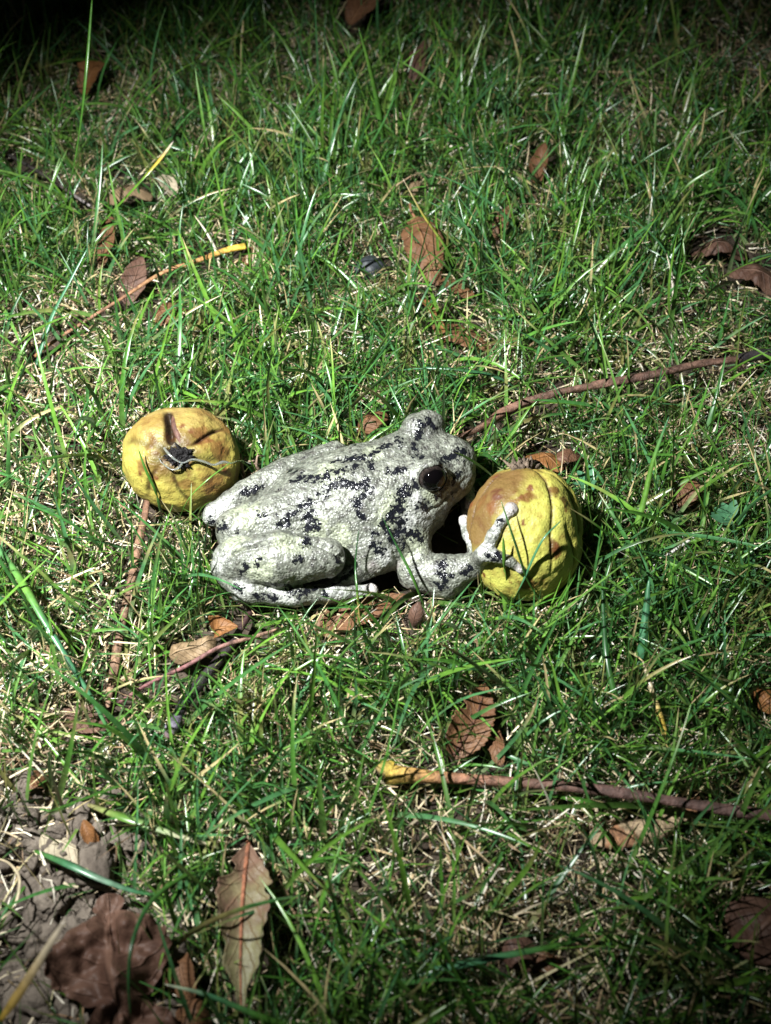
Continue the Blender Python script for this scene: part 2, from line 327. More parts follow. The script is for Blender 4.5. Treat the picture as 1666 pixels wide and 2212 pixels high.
# pigment: black blotches and pale patches, looked up on the visible skin, stored per point
def skin(px, py):
    d2 = (pj[:, 0] - px) ** 2 + (pj[:, 1] - py) ** 2; m = np.where(d2 < 36)[0]
    return FV[m[np.argmin(pj[m, 2])]] if len(m) else None
Cz = lambda x, y: (400 + x * .52, 833 + y * .52)                                  # from the enlarged crop to frame units
blot = [  # (radius cm, points in crop units)
 (.085, [(975, 150), (978, 175), (970, 205)]), (.08, [(960, 240), (955, 250)]), (.085, [(955, 285), (980, 292)]), (.09, [(1080, 300), (1115, 285), (1150, 268), (1165, 270)]), (.07, [(1062, 300), (1065, 330)]),
 (.085, [(850, 345), (870, 352), (900, 350)]), (.08, [(880, 205), (882, 235)]), (.09, [(830, 245), (790, 265), (760, 290), (770, 320)]), (.085, [(745, 285), (700, 295), (650, 305)]),
 (.10, [(650, 340), (610, 355), (570, 385), (530, 380), (490, 370), (455, 385)]), (.10, [(620, 400), (580, 425), (565, 440)]), (.10, [(640, 385), (670, 408), (700, 415), (735, 412), (750, 380)]),
 (.10, [(755, 400), (745, 440), (720, 465), (705, 480)]), (.07, [(430, 345), (450, 350)]), (.075, [(705, 325), (700, 335)]),
 (.11, [(505, 485), (520, 510), (500, 545), (515, 580), (510, 620), (500, 650)]), (.09, [(545, 600), (530, 570)]), (.08, [(470, 495), (440, 540), (410, 560), (395, 590)]), (.07, [(430, 565), (440, 580)]),
 (.11, [(940, 415), (905, 440), (895, 480), (905, 520), (890, 550), (850, 560), (835, 575)]), (.11, [(870, 545), (905, 570), (895, 620)]), (.10, [(985, 500), (1010, 520), (1000, 490)]),
 (.09, [(1075, 430), (1060, 465), (1090, 420), (1105, 400)]), (.07, [(1150, 360), (1120, 400)]), (.09, [(850, 610), (870, 640), (880, 650)]), (.085, [(790, 670), (810, 690), (830, 690)]), (.06, [(780, 630), (790, 625)]),
 (.09, [(240, 435), (270, 440), (300, 430)]), (.07, [(310, 420), (320, 425)]), (.07, [(300, 725), (290, 745)]), (.06, [(240, 740), (250, 770), (220, 790)]), (.07, [(480, 720), (470, 735)]), (.06, [(640, 710), (650, 730)]),
 (.065, [(340, 830), (390, 838), (440, 845), (500, 845), (560, 838)]), (.06, [(600, 825), (650, 795), (690, 770)]), (.08, [(300, 885), (340, 880), (365, 890)]), (.08, [(485, 862), (500, 855)]), (.07, [(580, 855), (590, 862)]), (.07, [(200, 835), (240, 845)]),
 (.09, [(1065, 735), (1062, 770), (1070, 800)]), (.08, [(1100, 800), (1090, 820)]), (.09, [(1180, 770), (1170, 790)]), (.08, [(1050, 835), (1060, 845)]), (.09, [(970, 615), (985, 640)]), (.075, [(915, 660), (910, 690), (915, 640)]), (.06, [(930, 625), (950, 615)]),
 (.09, [(1225, 615), (1240, 605)]), (.09, [(1255, 710), (1290, 715), (1310, 705)]), (.07, [(1295, 560), (1300, 565)]), (.08, [(100, 560), (120, 580), (150, 590)]), (.06, [(720, 545), (740, 560)]), (.05, [(690, 230), (700, 240)]), (.07, [(1010, 130), (1030, 150), (1045, 175)]), (.05, [(220, 600), (225, 605)]), (.05, [(310, 535), (320, 530)]), (.05, [(640, 300), (600, 310)])]
blk = np.zeros(len(FV)); seen = skin
for r, pl in blot:
    pl = [Cz(*q) for q in pl]; q = []
    for a, b in zip(pl, pl[1:]):
        m = max(2, int(math.dist(a, b) / 4)); q += [(a[0] + (b[0] - a[0]) * t, a[1] + (b[1] - a[1]) * t) for t in np.linspace(0, 1, m)]
    for px, py in q:
        c0 = skin(px, py)
        if c0 is None: continue
        near = np.abs(FV - c0).max(1) < r * 4; blk[near] = np.maximum(blk[near], np.exp(-((FV[near] - c0) ** 2).sum(1) / (r * 1.6) ** 2))
hid = (FN @ BACK < -.05) | (FN[:, 1] > .55)                                       # the side away from the camera carries the same kind of marking
pn = fbm(FV * [.8, 1, 1], 1.7, 2, 40); blk = np.maximum(blk, np.where(hid, np.clip((pn - .60) * 7, 0, .9), 0))
yel = np.zeros(len(FV)); wht = np.zeros(len(FV))
for (x, y, r) in [(1040, 455, .45), (880, 500, .45), (960, 660, .4), (780, 270, .35), (600, 350, .5), (540, 600, .4), (480, 650, .35), (430, 640, .4), (300, 780, .5), (200, 640, .4), (250, 520, .5), (840, 560, .4), (640, 640, .4), (930, 700, .35)]:
    c0 = skin(*Cz(x, y))
    if c0 is not None: yel = np.maximum(yel, np.exp(-((FV - c0) ** 2).sum(1) / r ** 2))
for (x, y, r) in [(170, 500, .45), (110, 560, .4), (120, 740, .45), (240, 860, .4), (400, 880, .45), (640, 870, .5), (760, 840, .5), (680, 800, .35), (840, 720, .4), (1150, 560, .35), (1240, 670, .5), (1180, 620, .35), (930, 560, .4), (1000, 550, .35), (960, 480, .3), (1300, 580, .4)]:
    c0 = skin(*Cz(x, y))
    if c0 is not None: wht = np.maximum(wht, np.exp(-((FV - c0) ** 2).sum(1) / r ** 2))
wht = np.maximum(wht, np.clip(-FN[:, 2] * 1.2, 0, 1)); pad = np.zeros(len(FV))
for p in prims:
    if p[0] == 'e' and p[3].max() < .22: pad = np.maximum(pad, np.clip(1.6 - 1.0 * np.linalg.norm(FV - p[1], axis=1) / p[3].max(), 0, 1))
warts = (np.abs(fbm(FV, 5.0, 2, 3) - .5) * -2 + 1) ** 3 * .016 + (fbm(FV, 8.0, 2, 9) - .5) * .04 + (fbm(FV, 2.6, 2, 19) - .5) * .10
crease = np.zeros(len(FV))
for dep, wd_, pl in [(.15, .065, [(505, 1190), (540, 1178), (575, 1168), (640, 1162), (690, 1170), (728, 1190), (744, 1208)]), (.06, .05, [(600, 1030), (560, 1066), (520, 1100), (486, 1140)]),
                     (.05, .04, [(1016, 1030), (985, 1062), (955, 1092), (925, 1112)]), (.07, .045, [(878, 1222), (905, 1212), (935, 1200)]), (.05, .06, [(860, 1150), (850, 1185), (862, 1215)]), (.035, .05, [(610, 1130), (660, 1120), (700, 1135)]),
                     (.05, .06, [(700, 985), (760, 990), (820, 985), (870, 965)]), (.04, .05, [(560, 1110), (630, 1085), (720, 1070)])]:
    for a, b in zip(pl, pl[1:]):
        for t_ in np.linspace(0, 1, max(2, int(math.dist(a, b) / 3))):
            c0 = skin(a[0] + (b[0] - a[0]) * t_, a[1] + (b[1] - a[1]) * t_)
            if c0 is not None: near = np.abs(FV - c0).max(1) < wd_ * 4; crease[near] = np.maximum(crease[near], dep * np.exp(-((FV[near] - c0) ** 2).sum(1) / wd_ ** 2))
FVd = FV - FN * crease[:, None] + FN * (warts * (1 - .8 * pad))[:, None]
M = NT('frog_skin'); wob = M.coord(); ob = wob; b_, y_, w_, pd = (M.attr(k, 'Fac') for k in ('blk', 'yel', 'wht', 'pad'))
n_f = M.noise(1900, 4, .65, ob); n_m = M.noise(600, 3, .6, ob); n_l = M.noise(90, 3, .55, ob)
vor = M.n('ShaderNodeTexVoronoi', {'Scale': 1500.0, 'Vector': ob}); vd = vor.outputs['Distance']
cell = M.n('ShaderNodeSeparateColor', {0: vor.outputs['Color']}).outputs[0]
blkm = M.ramp(M.math('ADD', M.math('ADD', b_, .05), M.math('ADD', M.math('MULTIPLY', M.math('SUBTRACT', n_f, .5), .7), M.math('ADD', M.math('MULTIPLY', M.math('SUBTRACT', n_m, .5), 2.0), M.math('MULTIPLY', M.math('SUBTRACT', cell, .5), .75)))), .63, .71)
g = M.mix(M.ramp(n_l, .3, .7), (.082, .088, .072), (.158, .166, .136)); g = M.mix(M.ramp(n_m, .42, .7), g, (.048, .046, .040))
g = M.mix(M.math('MULTIPLY', M.ramp(M.math('ADD', y_, M.math('MULTIPLY', M.math('SUBTRACT', n_m, .5), 1.6)), .35, .75), .75), g, (.23, .25, .175))
g = M.mix(M.math('MULTIPLY', M.ramp(M.math('ADD', w_, M.math('MULTIPLY', M.math('SUBTRACT', n_m, .5), 1.2)), .45, .9), .8), g, (.31, .315, .295))
g = M.mix(M.math('MULTIPLY', M.ramp(n_f, .56, .74), .55), g, (.31, .317, .283))
g = M.mix(M.math('MULTIPLY', M.math('SUBTRACT', 1.0, M.ramp(n_f, .28, .42)), .6), g, (.04, .038, .034))
g = M.mix(1.0, g, M.n('ShaderNodeCombineColor', {k: M.math('ADD', .55, M.math('MULTIPLY', cell, .95)) for k in (0, 1, 2)}).outputs[0], 'MULTIPLY')
g = M.mix(blkm, g, (.006, .0065, .009)); g = M.mix(M.math('MULTIPLY', pd, .7), g, (.42, .37, .36))
hgt = M.math('ADD', M.math('MULTIPLY', M.math('SUBTRACT', 1.0, M.ramp(vd, .0, .7)), .7), M.math('MULTIPLY', n_m, 1.2))
M_frog = M.set(Base_Color=g, Roughness=M.math('SUBTRACT', M.math('ADD', .27, M.math('MULTIPLY', n_m, .3)), M.math('MULTIPLY', blkm, .27)), Specular_IOR_Level=M.math('SUBTRACT', .5, M.math('MULTIPLY', blkm, .28)), Normal=M.bump(hgt, .0002, 1.0), Coat_Weight=.12, Coat_Roughness=.25, Subsurface_Weight=.05, Subsurface_Radius=(.002, .0015, .001), Subsurface_Scale=.5).m
frog = mesh('tree_frog', FVd, FQ, M_frog, attrs={'blk': blk, 'yel': yel, 'wht': wht, 'pad': pad})
tag(frog, 'warty pale grey tree frog with black blotches holding a yellow nut', 'frog')
def uvsphere(c, r, ax=None, n=28, m=40, sq=(1, 1, 1)):
    th = np.linspace(.001, math.pi - .001, n); ph = np.linspace(0, 2 * math.pi, m, endpoint=False); T, H = np.meshgrid(th, ph, indexing='ij')
    d = np.stack([np.sin(T) * np.cos(H), np.sin(T) * np.sin(H), np.cos(T)], -1).reshape(-1, 3); loc = d * np.array(sq)
    if ax is not None:
        z = nrm(ax); x = nrm(HF - z * (HF @ z)); y = np.cross(z, x); loc = loc[:, :1] * x + loc[:, 1:2] * y + loc[:, 2:] * z
    i, j = np.meshgrid(np.arange(n - 1), np.arange(m), indexing='ij'); j2 = (j + 1) % m
    return c + r * loc, np.stack([i * m + j, (i + 1) * m + j, (i + 1) * m + j2, i * m + j2], -1).reshape(-1, 4), d
M = NT('frog_eye'); n1 = M.noise(1500, 4); rim = M.attr('rim', 'Fac')
M_eye = M.set(Base_Color=M.mix(rim, (.0015, .0012, .0014), M.mix(M.ramp(n1, .35, .7), (.02, .016, .014), (.07, .052, .045))), Roughness=.03, Specular_IOR_Level=.3).m
for ec, sg in ((EYE_N, -1), (EYE_F, 1)):
    en = eye_dir(sg); V, F, d = uvsphere(ec + en * .055, .345, en)
    e = np.sqrt((d[:, 0] / .97) ** 2 + (d[:, 1] / .92) ** 2); mesh('eye', V, F, M_eye, frog, attrs={'rim': .4 * np.clip((e - .9) / .06, 0, 1) * (d[:, 2] > 0)})

# ------------------------------------------------------------------ the two yellow nuts
def gauss(V, c, r): return np.exp(-((V - c) ** 2).sum(1) / r ** 2)
M = NT('nut_husk'); col = M.attr('col'); n1 = M.noise(1400, 4, .6); n2 = M.noise(260, 4, .6)
n3 = M.noise(2600, 2); c = M.mix(M.math('MULTIPLY', M.ramp(n2, .45, .72), .7), col, M.mix(1.0, col, (.62, .42, .45), 'MULTIPLY')); c = M.mix(M.math('MULTIPLY', M.ramp(n3, .60, .72), .5), c, M.mix(1.0, c, (.4, .33, .3), 'MULTIPLY')); c = M.mix(M.math('MULTIPLY', M.ramp(n1, .55, .75), .3), c, M.mix(1.0, col, (1.5, 1.45, 1.4), 'MULTIPLY'))
vor = M.n('ShaderNodeTexVoronoi', {'Scale': 1300.0, 'Vector': M.coord()}); hgt = M.math('ADD', M.math('MULTIPLY', n1, .6), M.math('ADD', M.math('MULTIPLY', n2, .25), M.math('MULTIPLY', M.math('SUBTRACT', 1.0, M.ramp(vor.outputs['Distance'], 0, .6)), .45)))
M_husk = M.set(Base_Color=c, Roughness=.5, Specular_IOR_Level=.32, Normal=M.bump(hgt, .00016)).m
M_scar = plain('stem_scar', (.005, .004, .0045), .6, .22, 500, .5, .0006); M_line = plain('split_lining', (.085, .042, .03), .6, .3, 500, .4)
YEL, AMB, BRN, DRK = np.array([.35, .345, .072]), np.array([.24, .165, .035]), np.array([.12, .045, .014]), np.array([.05, .025, .012])
def paint(base, V, spots):
    c = base.copy()
    for wt, colr in spots: c = c * (1 - wt[:, None]) + colr * wt[:, None]
    return c
V, F, T, g, dv = NUT1.shape(seed=11); base = np.tile(YEL * [.80, .70, .72], (len(V), 1)); N1 = NUT1.hit
nz = fbm(dv, 3.2, 4, 5); nh = fbm(dv, 7, 3, 8); b1 = lambda x, y, r: np.clip((gauss(V, N1(x, y), r * 1.35) * 1.3 + (nh - .5) * 2.6 - .65) * 2.0, 0, 1) * .7
up = np.clip((proj(V)[:, 1] * -1 + 985) / 90, 0, 1)
col = paint(base, V, [(np.clip(up * 1.0 * (.4 + nz), 0, .9), AMB * [.85, .85, 1.4]), (np.clip((nz - .55) * 4, 0, .6), AMB * .8), (b1(330, 962, .2), BRN), (b1(482, 968, .35), BRN * .8), (b1(465, 1055, .4), BRN), (b1(400, 1045, .3), BRN), (b1(310, 1000, .2), BRN), (b1(440, 930, .3), BRN), (np.clip(g * 1.3, 0, 1) * .97, DRK * .2), (np.exp(-(T / (.25 + .24 * np.abs(np.sin(np.arctan2(dv[:, 1], dv[:, 0]) * 2.5 + 4 * nz)))) ** 2), DRK * .3), (np.exp(-(T / .5) ** 2) * np.clip((nz - .45) * 5, 0, .8), BRN * .6), (np.clip((dv[:, 0] - .35) * 1.5, 0, 1) * np.clip((nz - .35) * 3, 0, .75), BRN)])  # near-black groove colour paints in the shade inside the split and seams
nut = mesh('round_nut', V, F, M_husk, attrs={'col': col}); tag(nut, 'yellow nut with a split husk and dark stem scar behind the frog', 'nut', 'yellow nuts beside the frog')
sp = []
for k, (x, y, q, ro) in enumerate([(388, 984, .21, -.08), (376, 990, .15, -.05), (400, 978, .15, -.05), (397, 995, .12, -.05), (377, 976, .12, -.05)]):
    V, F, d = uvsphere(N1(x, y, ro), q, BACK, 44, 60, (1.0, .85, .55)); V = V + d * (((fbm(d, 2.6, 4, 60 + k) - .5) * 1.7 + np.abs(fbm(d, 6, 2, 70 + k) - .5) * .6)[:, None] * q); sp.append((V, F))
for k in range(16):
    a = R_.uniform(0, 6.28); c0 = N1(388 + 20 * math.cos(a), 985 + 16 * math.sin(a), -.01); e = N1(388 + 36 * math.cos(a + R_.uniform(-.3, .3)), 985 + 30 * math.sin(a), .0); sp.append(tube([c0, (c0 + e) / 2 + BACK * R_.uniform(0, .05), e], [.06, .035, .008], 10, 6, 1.0, .6, k))
sv, sf, _ = join(sp); mesh('stem_scar', sv, sf, M_scar, nut)
li = [N1(372, 893, -.02), N1(374, 915, .0), N1(381, 940, -.01), N1(387, 962, -.06)]
C = spline(li, 20); wv = .11 * np.sin(np.linspace(.1, math.pi - .05, 20)) ** .7; Vs = []
for i in range(20):
    for s_ in np.linspace(-1, 1, 7): Vs.append(C[i] + RGT * s_ * wv[i] + RGT * .05 + BACK * (.08 * (1 - s_ * s_) - .04) * math.sin(math.pi * (i + .5) / 20))
ii, jj = np.meshgrid(np.arange(19), np.arange(6), indexing='ij'); mesh('split_lining', np.array(Vs), np.stack([ii * 7 + jj, ii * 7 + jj + 1, (ii + 1) * 7 + jj + 1, (ii + 1) * 7 + jj], -1).reshape(-1, 4), M_line, nut, solid=.02)
V, F, T, g, dv = NUT2.shape(seed=31); base = np.tile(YEL, (len(V), 1)); nz = fbm(dv, 3.2, 4, 15); nh = fbm(dv, 7, 3, 18)
lt = np.clip((gauss(V, N2(1018, 1105), 1.0) * 1.6 + gauss(V, N2(1070, 1045), .75) * 1.1 + (nz - .5) * .7), 0, 1)
tp = np.clip(1.1 - T / .75, 0, 1)
bl = lambda x, y, r, k=1: np.clip((gauss(V, N2(x, y), r * 1.35) * 1.35 + (nh - .5) * 2.4 - .62) * 2.2, 0, 1) * .85 * k
col = paint(base, V, [(np.clip(tp * .9 * (.5 + nz), 0, .8), AMB), (np.clip(lt * 1.1, 0, .92), np.array([.105, .054, .020])), (bl(1071, 1068, .2), np.array([.07, .022, .012])), (bl(1040, 1080, .28, .6), BRN), (bl(1060, 1095, .16, .8), BRN), (bl(1118, 1056, .17), BRN * .8), (bl(1144, 1076, .17), BRN), (bl(1112, 1085, .12, .7), BRN), (bl(1219, 1076, .2), BRN * .7), (bl(1200, 1062, .15), BRN * .8), (bl(1191, 1182, .15), BRN * .7), (bl(1205, 1195, .12), BRN), (bl(1144, 1262, .16), BRN), (bl(1175, 1262, .2, .8), BRN), (bl(1095, 1235, .15, .5), BRN), (np.clip((dv[:, 0] - .7) * 2.0, 0, .5), np.array([.26, .20, .035])), (g * .85, BRN * .35)])
nut = mesh('round_nut', V, F, M_husk, attrs={'col': col}); tag(nut, 'lemon yellow nut with a brown blush held in the frog\'s front foot', 'nut', 'yellow nuts beside the frog')
sp = []; s0 = NUT2.c + NUT2.a * 1.62
for k in range(60):
    a = R_.uniform(0, 6.28); o = RGT * math.cos(a) + BACK * math.sin(a) * .8; c0 = s0 + o * R_.uniform(0, .26) - RGT * .08; e = c0 + NUT2.a * R_.uniform(.02, .34) + o * R_.uniform(0, .2) - RGT * R_.uniform(-.1, .25) + R_.normal(0, .08, 3)
    sp.append(tube([c0, (c0 + e) / 2 + o * .04, e], [.07, .06, .015], 10, 6, 1.1, 1, k))
sv, sf, _ = join(sp); mesh('stem_stub', sv, sf, plain('dry_stub', (.11, .082, .06), .8, .2, 600, .6, .0006), nut)
# pale thread lying over the split nut, and the dry crumb it ends in
M = NT('slime'); M_slime = M.set(Base_Color=(.36, .36, .31, 1), Roughness=.12, Transmission_Weight=.7, IOR=1.36, Subsurface_Weight=.2, Specular_IOR_Level=.6).m
th_pts = [N1(356, 968, .05), N1(366, 980, .10), N1(380, 993, .12), N1(396, 1000, .09), N1(415, 993, .07), N1(438, 997, .05), N1(460, 1004, .05), N1(480, 998, .05), N1(497, 1000, .06), P(519, 995, 1.25), P(545, 1003, 1.0)]
p1 = tube(th_pts, [.03, .035, .03, .024, .032, .036, .028, .038, .026, .024, .018], 90, 10, .5, .8, 3)
p2 = tube([N1(394, 1001, .08), N1(385, 1012, .06), N1(370, 1013, .05), N1(352, 1000, .05), N1(345, 990, .04)], [.03, .03, .024, .02, .014], 30, 8, .4, .8, 5)
v, f, _ = join([p1, p2]); tag(mesh('slime_thread', v, f, M_slime), 'translucent whitish slimy thread draped over the split yellow nut', 'thread')
parts = []
for a, b, r in [((519, 980, 1.2), (530, 1035, .7), .05), ((530, 1035, .6), (560, 1015, .9), .05), ((560, 1015, .9), (556, 985, 1.3), .05), ((556, 985, 1.3), (575, 985, 1.2), .03), ((528, 990, 1.1), (550, 995, 1.1), .04), ((540, 1010, .6), (535, 1045, .3), .06), ((550, 1000, .8), (548, 1030, .5), .045), ((525, 1000, .9), (505, 1003, .9), .03)]:
    A, B = P(*a), P(*b); parts.append(tube([A, (A + B) / 2 + R_.normal(0, .06, 3), B], [r, r * .9, r * .5], 12, 7, .5, 1, int(a[0])))
v, f, _ = join(parts); tag(mesh('dry_weed', v, f, plain('weed', (.17, .12, .085), .8, .2, 500, .5)), 'crumpled dry weed scrap between the split nut and the frog\'s back', 'weed scrap')

# ------------------------------------------------------------------ ground
bare = [(60, 1950, 230), (130, 2110, 230), (60, 2190, 200), (260, 1850, 90), (620, 2080, 70)]       # bare soil patches, frame units
def bare_at(q):                                                                       # q: frame coordinates (n,2)
    r = np.zeros(len(q))
    for x, y, s_ in bare: r = np.maximum(r, np.exp(-(((q[:, 0] - x) ** 2 + (q[:, 1] - y) ** 2) / s_ ** 2) ** 1.5))
    return r
def height(x, y):
    p = np.stack([x, y, np.zeros_like(x)], -1); q = proj(p); inside = (np.abs(x) < 60) & (np.abs(y) < 60)
    b = np.where(inside, bare_at(q[:, :2]), 0)
    h = (fbm(p, .12, 3, 50) - .5) * .9 + (fbm(p, .9, 3, 60) - .5) * .22 + b * ((fbm(p, 1.6, 4, 70) - .5) * 2.0)
    obj = np.exp(-((x + 0) ** 2 / 90 + (y - .6) ** 2 / 14)); return np.where(inside, h * (1 - obj) - .05, -.05)
gs = np.concatenate([-np.geomspace(600, 32, 24), np.linspace(-30, 30, 420), np.geomspace(32, 600, 24)])
X, Y = np.meshgrid(gs, gs + 5, indexing='ij'); Z = height(X.ravel(), Y.ravel()); n = len(gs); ii, jj = np.meshgrid(np.arange(n - 1), np.arange(n - 1), indexing='ij')
tag(mesh('ground', np.stack([X.ravel(), Y.ravel(), Z], -1), np.stack([ii * n + jj, (ii + 1) * n + jj, (ii + 1) * n + jj + 1, ii * n + jj + 1], -1).reshape(-1, 4), M_soil, origin=np.zeros(3)), kind='structure')

# ------------------------------------------------------------------ dead leaves
protect = []      # (frame x, y, radius, keep probability)
def leaf(label, base, tip, width, kind='oval', mat='brown', cup=.8, roll=0, arch=.25, bend=0, wrinkle=.08, teeth=.06, seed=0, keep=.35, name='dead_leaf', cat='dead leaf', mid=None, nt=70, ns=29, bite=None, petiole=0):
    A, B = P(*base), P(*tip); ax = B - A; L = np.linalg.norm(ax); ax /= L; up = nrm(np.array([0, 0, 1.0]) - ax * ax[2]); sd = np.cross(ax, up)
    c_, s__ = math.cos(math.radians(roll)), math.sin(math.radians(roll)); S = sd * c_ + up * s__; U = np.cross(S, ax)
    t = np.linspace(0, 1, nt); s_ = np.linspace(-1, 1, ns); T, Sg = np.meshgrid(t, s_, indexing='ij')
    if kind == 'oval': pr = np.sin(math.pi * np.clip(T, .0, 1) ** .9) ** .75
    elif kind == 'lance': pr = np.sin(math.pi * T ** .75) ** .8
    elif kind == 'spear': pr = np.clip(T / .26, 0, 1) ** .75 * np.sin(math.pi * np.clip(T, 0, 1) ** .62) ** .6 * (1 - .25 * T) * np.where(T > .72, 1 - .55 * np.clip((T - .72) / .1, 0, 1), 1)
    elif kind == 'lobed': pr = (.30 + .70 * np.abs(np.sin(math.pi * (T * 1.9 + .3))) ** .7) * np.sin(math.pi * T ** .8) ** .45
    elif kind == 'torn': pr = np.sin(math.pi * T) ** .5 * (.65 + .7 * (fbm(np.stack([T * 3, np.sign(Sg), T * 0], -1), 1.0, 3, seed) - .2))
    else: pr = np.sin(math.pi * T) ** .45                                           # strip
    ed = np.abs(((T * (13 + seed % 5) + .0) % 1) - .5) * 2; nzed = fbm(np.stack([T * 9, np.sign(Sg), T * 0 + seed], -1), 1.0, 3, seed)
    h = width / 2 * pr * (1 + teeth * (ed - .5) + .25 * (nzed - .5))
    if bite:
        for bt, bs, bw, bd in bite: h = h * np.where(np.sign(Sg) == bs, 1 - bd * np.exp(-((T - bt) / bw) ** 4), 1)
    q = T[..., None] * L * ax + A; a = Sg * cup; y = h * np.where(np.abs(cup) > .01, np.sin(a) / (cup if abs(cup) > .01 else 1), Sg); z = h * np.where(np.abs(cup) > .01, (1 - np.cos(a)) / (cup if abs(cup) > .01 else 1), 0)
    pp = np.stack([T * L, y, T * 0 + seed * 3.1], -1); z = z + arch * np.sin(math.pi * T) + (fbm(pp, 1.1, 3, seed) - .5) * wrinkle * 4 + (fbm(pp, 3.2, 2, seed + 4) - .5) * wrinkle
    y = y + bend * np.sin(math.pi * T) * 1.0
    V = (q + y[..., None] * S + z[..., None] * U).reshape(-1, 3); i, j = np.meshgrid(np.arange(nt - 1), np.arange(ns - 1), indexing='ij')
    o = mesh(name, V, np.stack([i * ns + j, (i + 1) * ns + j, (i + 1) * ns + j + 1, i * ns + j + 1], -1).reshape(-1, 4), LM[mat], attrs={'lf': np.stack([T.ravel(), Sg.ravel() / 2 + .5, T.ravel() * 0], -1)}, solid=.018)
    tag(o, label, cat, 'dead leaves in the grass')
    C = V.reshape(nt, ns, 3)[:, ns // 2]
    if mid:
        v, f, tt = tube(C[:-2:6] + U * .012, [.05, .045, .03, .015], 50, 7, .1, .7); mesh('midrib', v, f, M_bark, o, attrs={'col': np.tile(mid, (len(v), 1))})
    if petiole:
        e = C[0] - ax * petiole + U * .1 * petiole; v, f, tt = tube([C[2] + U * .01, C[0], (C[0] + e) / 2 + S * .08 * petiole, e], [.03, .045, .04, .05], 24, 7, .15); mesh('petiole', v, f, M_bark, o, attrs={'col': np.tile((.22, .10, .05), (len(v), 1))})
    for k in range(0, nt, 7):
        pj_ = proj(C[k]); protect.append((pj_[0], pj_[1], max(14, h[k].max() / .0125 * .85), keep))
    return o
leaf('long tan lance shaped leaf with a red midrib lying upright in the frame', (537, 1818, 1.0), (522, 2225, .95), 1.3, 'spear', 'olive', .8, 8, .35, .10, .05, .10, 1, .06, mid=(.26, .10, .05), bite=[(.2, 1, .05, .45), (.62, 1, .05, .25), (.33, -1, .03, .2)], nt=110)
leaf('big purple brown lobed leaf on bare soil at the bottom corner', (305, 2330, .3), (235, 1935, .9), 2.6, 'lobed', 'purple', .5, 0, .5, -.15, .50, .10, 2, .1, nt=150, ns=61, petiole=.8)
leaf('pointed brown leaf scrap half under the big purple lobed leaf', (180, 2085, .4), (225, 2170, .5), .75, 'oval', 'tan', -.6, 20, .2, 0, .1, .08, 3, .2)
leaf('narrow curled brown strip of leaf between purple leaf and lance leaf', (395, 2062, .7), (415, 2160, .6), .72, 'strip', 'brown', 1.0, -15, .2, .05, .1, .15, 4, .1)
leaf('rumpled brown leaf cut by the bottom edge of the frame', (375, 2190, .5), (455, 2225, .4), .95, 'torn', 'brown', -.9, 0, .4, 0, .16, .1, 5, .1)
leaf('small orange leaf dangling over the soil under a pale blade', (180, 1772, .8), (215, 1832, .4), .40, 'oval', 'orange', 1.1, -20, .1, 0, .06, .15, 6, .1)
leaf('ribbed brown leaf at the left edge above the soil', (55, 1665, .3), (85, 1712, .5), 1.0, 'torn', 'brown', -.6, 10, .15, 0, .2, .06, 7, .45)
leaf('greyish brown leaf sunk in thatch beside the upright reddish stem', (100, 1555, .2), (250, 1565, .3), .9, 'torn', 'purple', .4, 0, .1, 0, .12, .05, 8, .45)
leaf('crumpled tan leaf lying against the dark twig below the frog', (375, 1432, .4), (472, 1392, .6), .9, 'torn', 'tan', -1.1, -10, .3, .1, .3, .12, 9, .12)
leaf('orange brown leaf folded behind the crumpled tan leaf', (455, 1370, .5), (508, 1352, 1.0), .75, 'oval', 'orange', 1.2, -20, .2, 0, .1, .05, 10, .15)
leaf('long brown leaf lying under the frog\'s hind toes', (668, 1372, .05), (885, 1285, .3), .85, 'lance', 'brown', .5, -8, .08, 0, .07, .12, 11, .3, bite=[(.3, -1, .05, .5), (.45, -1, .03, .5)])
leaf('small brown oval husk standing between twig and nut below the forearm', (897, 1352, .1), (907, 1298, .8), .52, 'oval', 'purple', -1.3, 0, .2, 0, .06, .03, 12, .1)
leaf('brown pointed leaf in the grass above the yellow ended stalk', (975, 1640, .4), (1048, 1475, .7), 1.0, 'lance', 'brown', .6, -15, .3, .1, .07, .12, 13, .2, mid=(.10, .04, .02), bite=[(.55, -1, .05, .35)])
leaf('small brown leaf piece beside the pointed brown leaf', (1068, 1570, .5), (1085, 1655, .4), .55, 'torn', 'brown', .6, -25, .1, 0, .08, .1, 14, .15)
leaf('small brown leaf with a nick standing right of the bright nut', (1470, 1098, .2), (1502, 1040, .6), .7, 'torn', 'brown', .4, -10, .1, 0, .1, .08, 15, .1)
leaf('glossy dark orange leaf tucked behind the bright nut\'s stem', (1140, 975, .5), (1215, 1015, .6), .75, 'torn', 'orange', -.7, 15, .2, 0, .1, .06, 16, .12)
leaf('dark crinkled leaf behind the bright nut, outermost of two', (1195, 1005, .4), (1258, 985, .5), .7, 'torn', 'dark', -.9, 0, .2, 0, .12, .06, 17, .25)
leaf('small brown leaf crumpled behind the frog\'s back', (780, 945, .3), (835, 895, .6), .8, 'torn', 'brown', -.7, 0, .3, 0, .13, .06, 18, .25)
leaf('broad reddish leaf under grass blades above the frog\'s head', (935, 705, .3), (1068, 760, .3), 1.15, 'oval', 'brown', -.5, 15, .25, 0, .07, .03, 19, .45)
leaf('dark curled leaf edge beside the broad reddish leaf', (905, 640, .5), (955, 745, .3), .7, 'torn', 'orange', 1.0, 25, .15, 0, .12, .05, 20, .45)
leaf('large faded brown leaf in the middle of the upper lawn', (895, 470, .9), (945, 620, .3), 1.35, 'lance', 'brown', -.5, -10, .35, 0, .09, .08, 21, .7, petiole=.5)
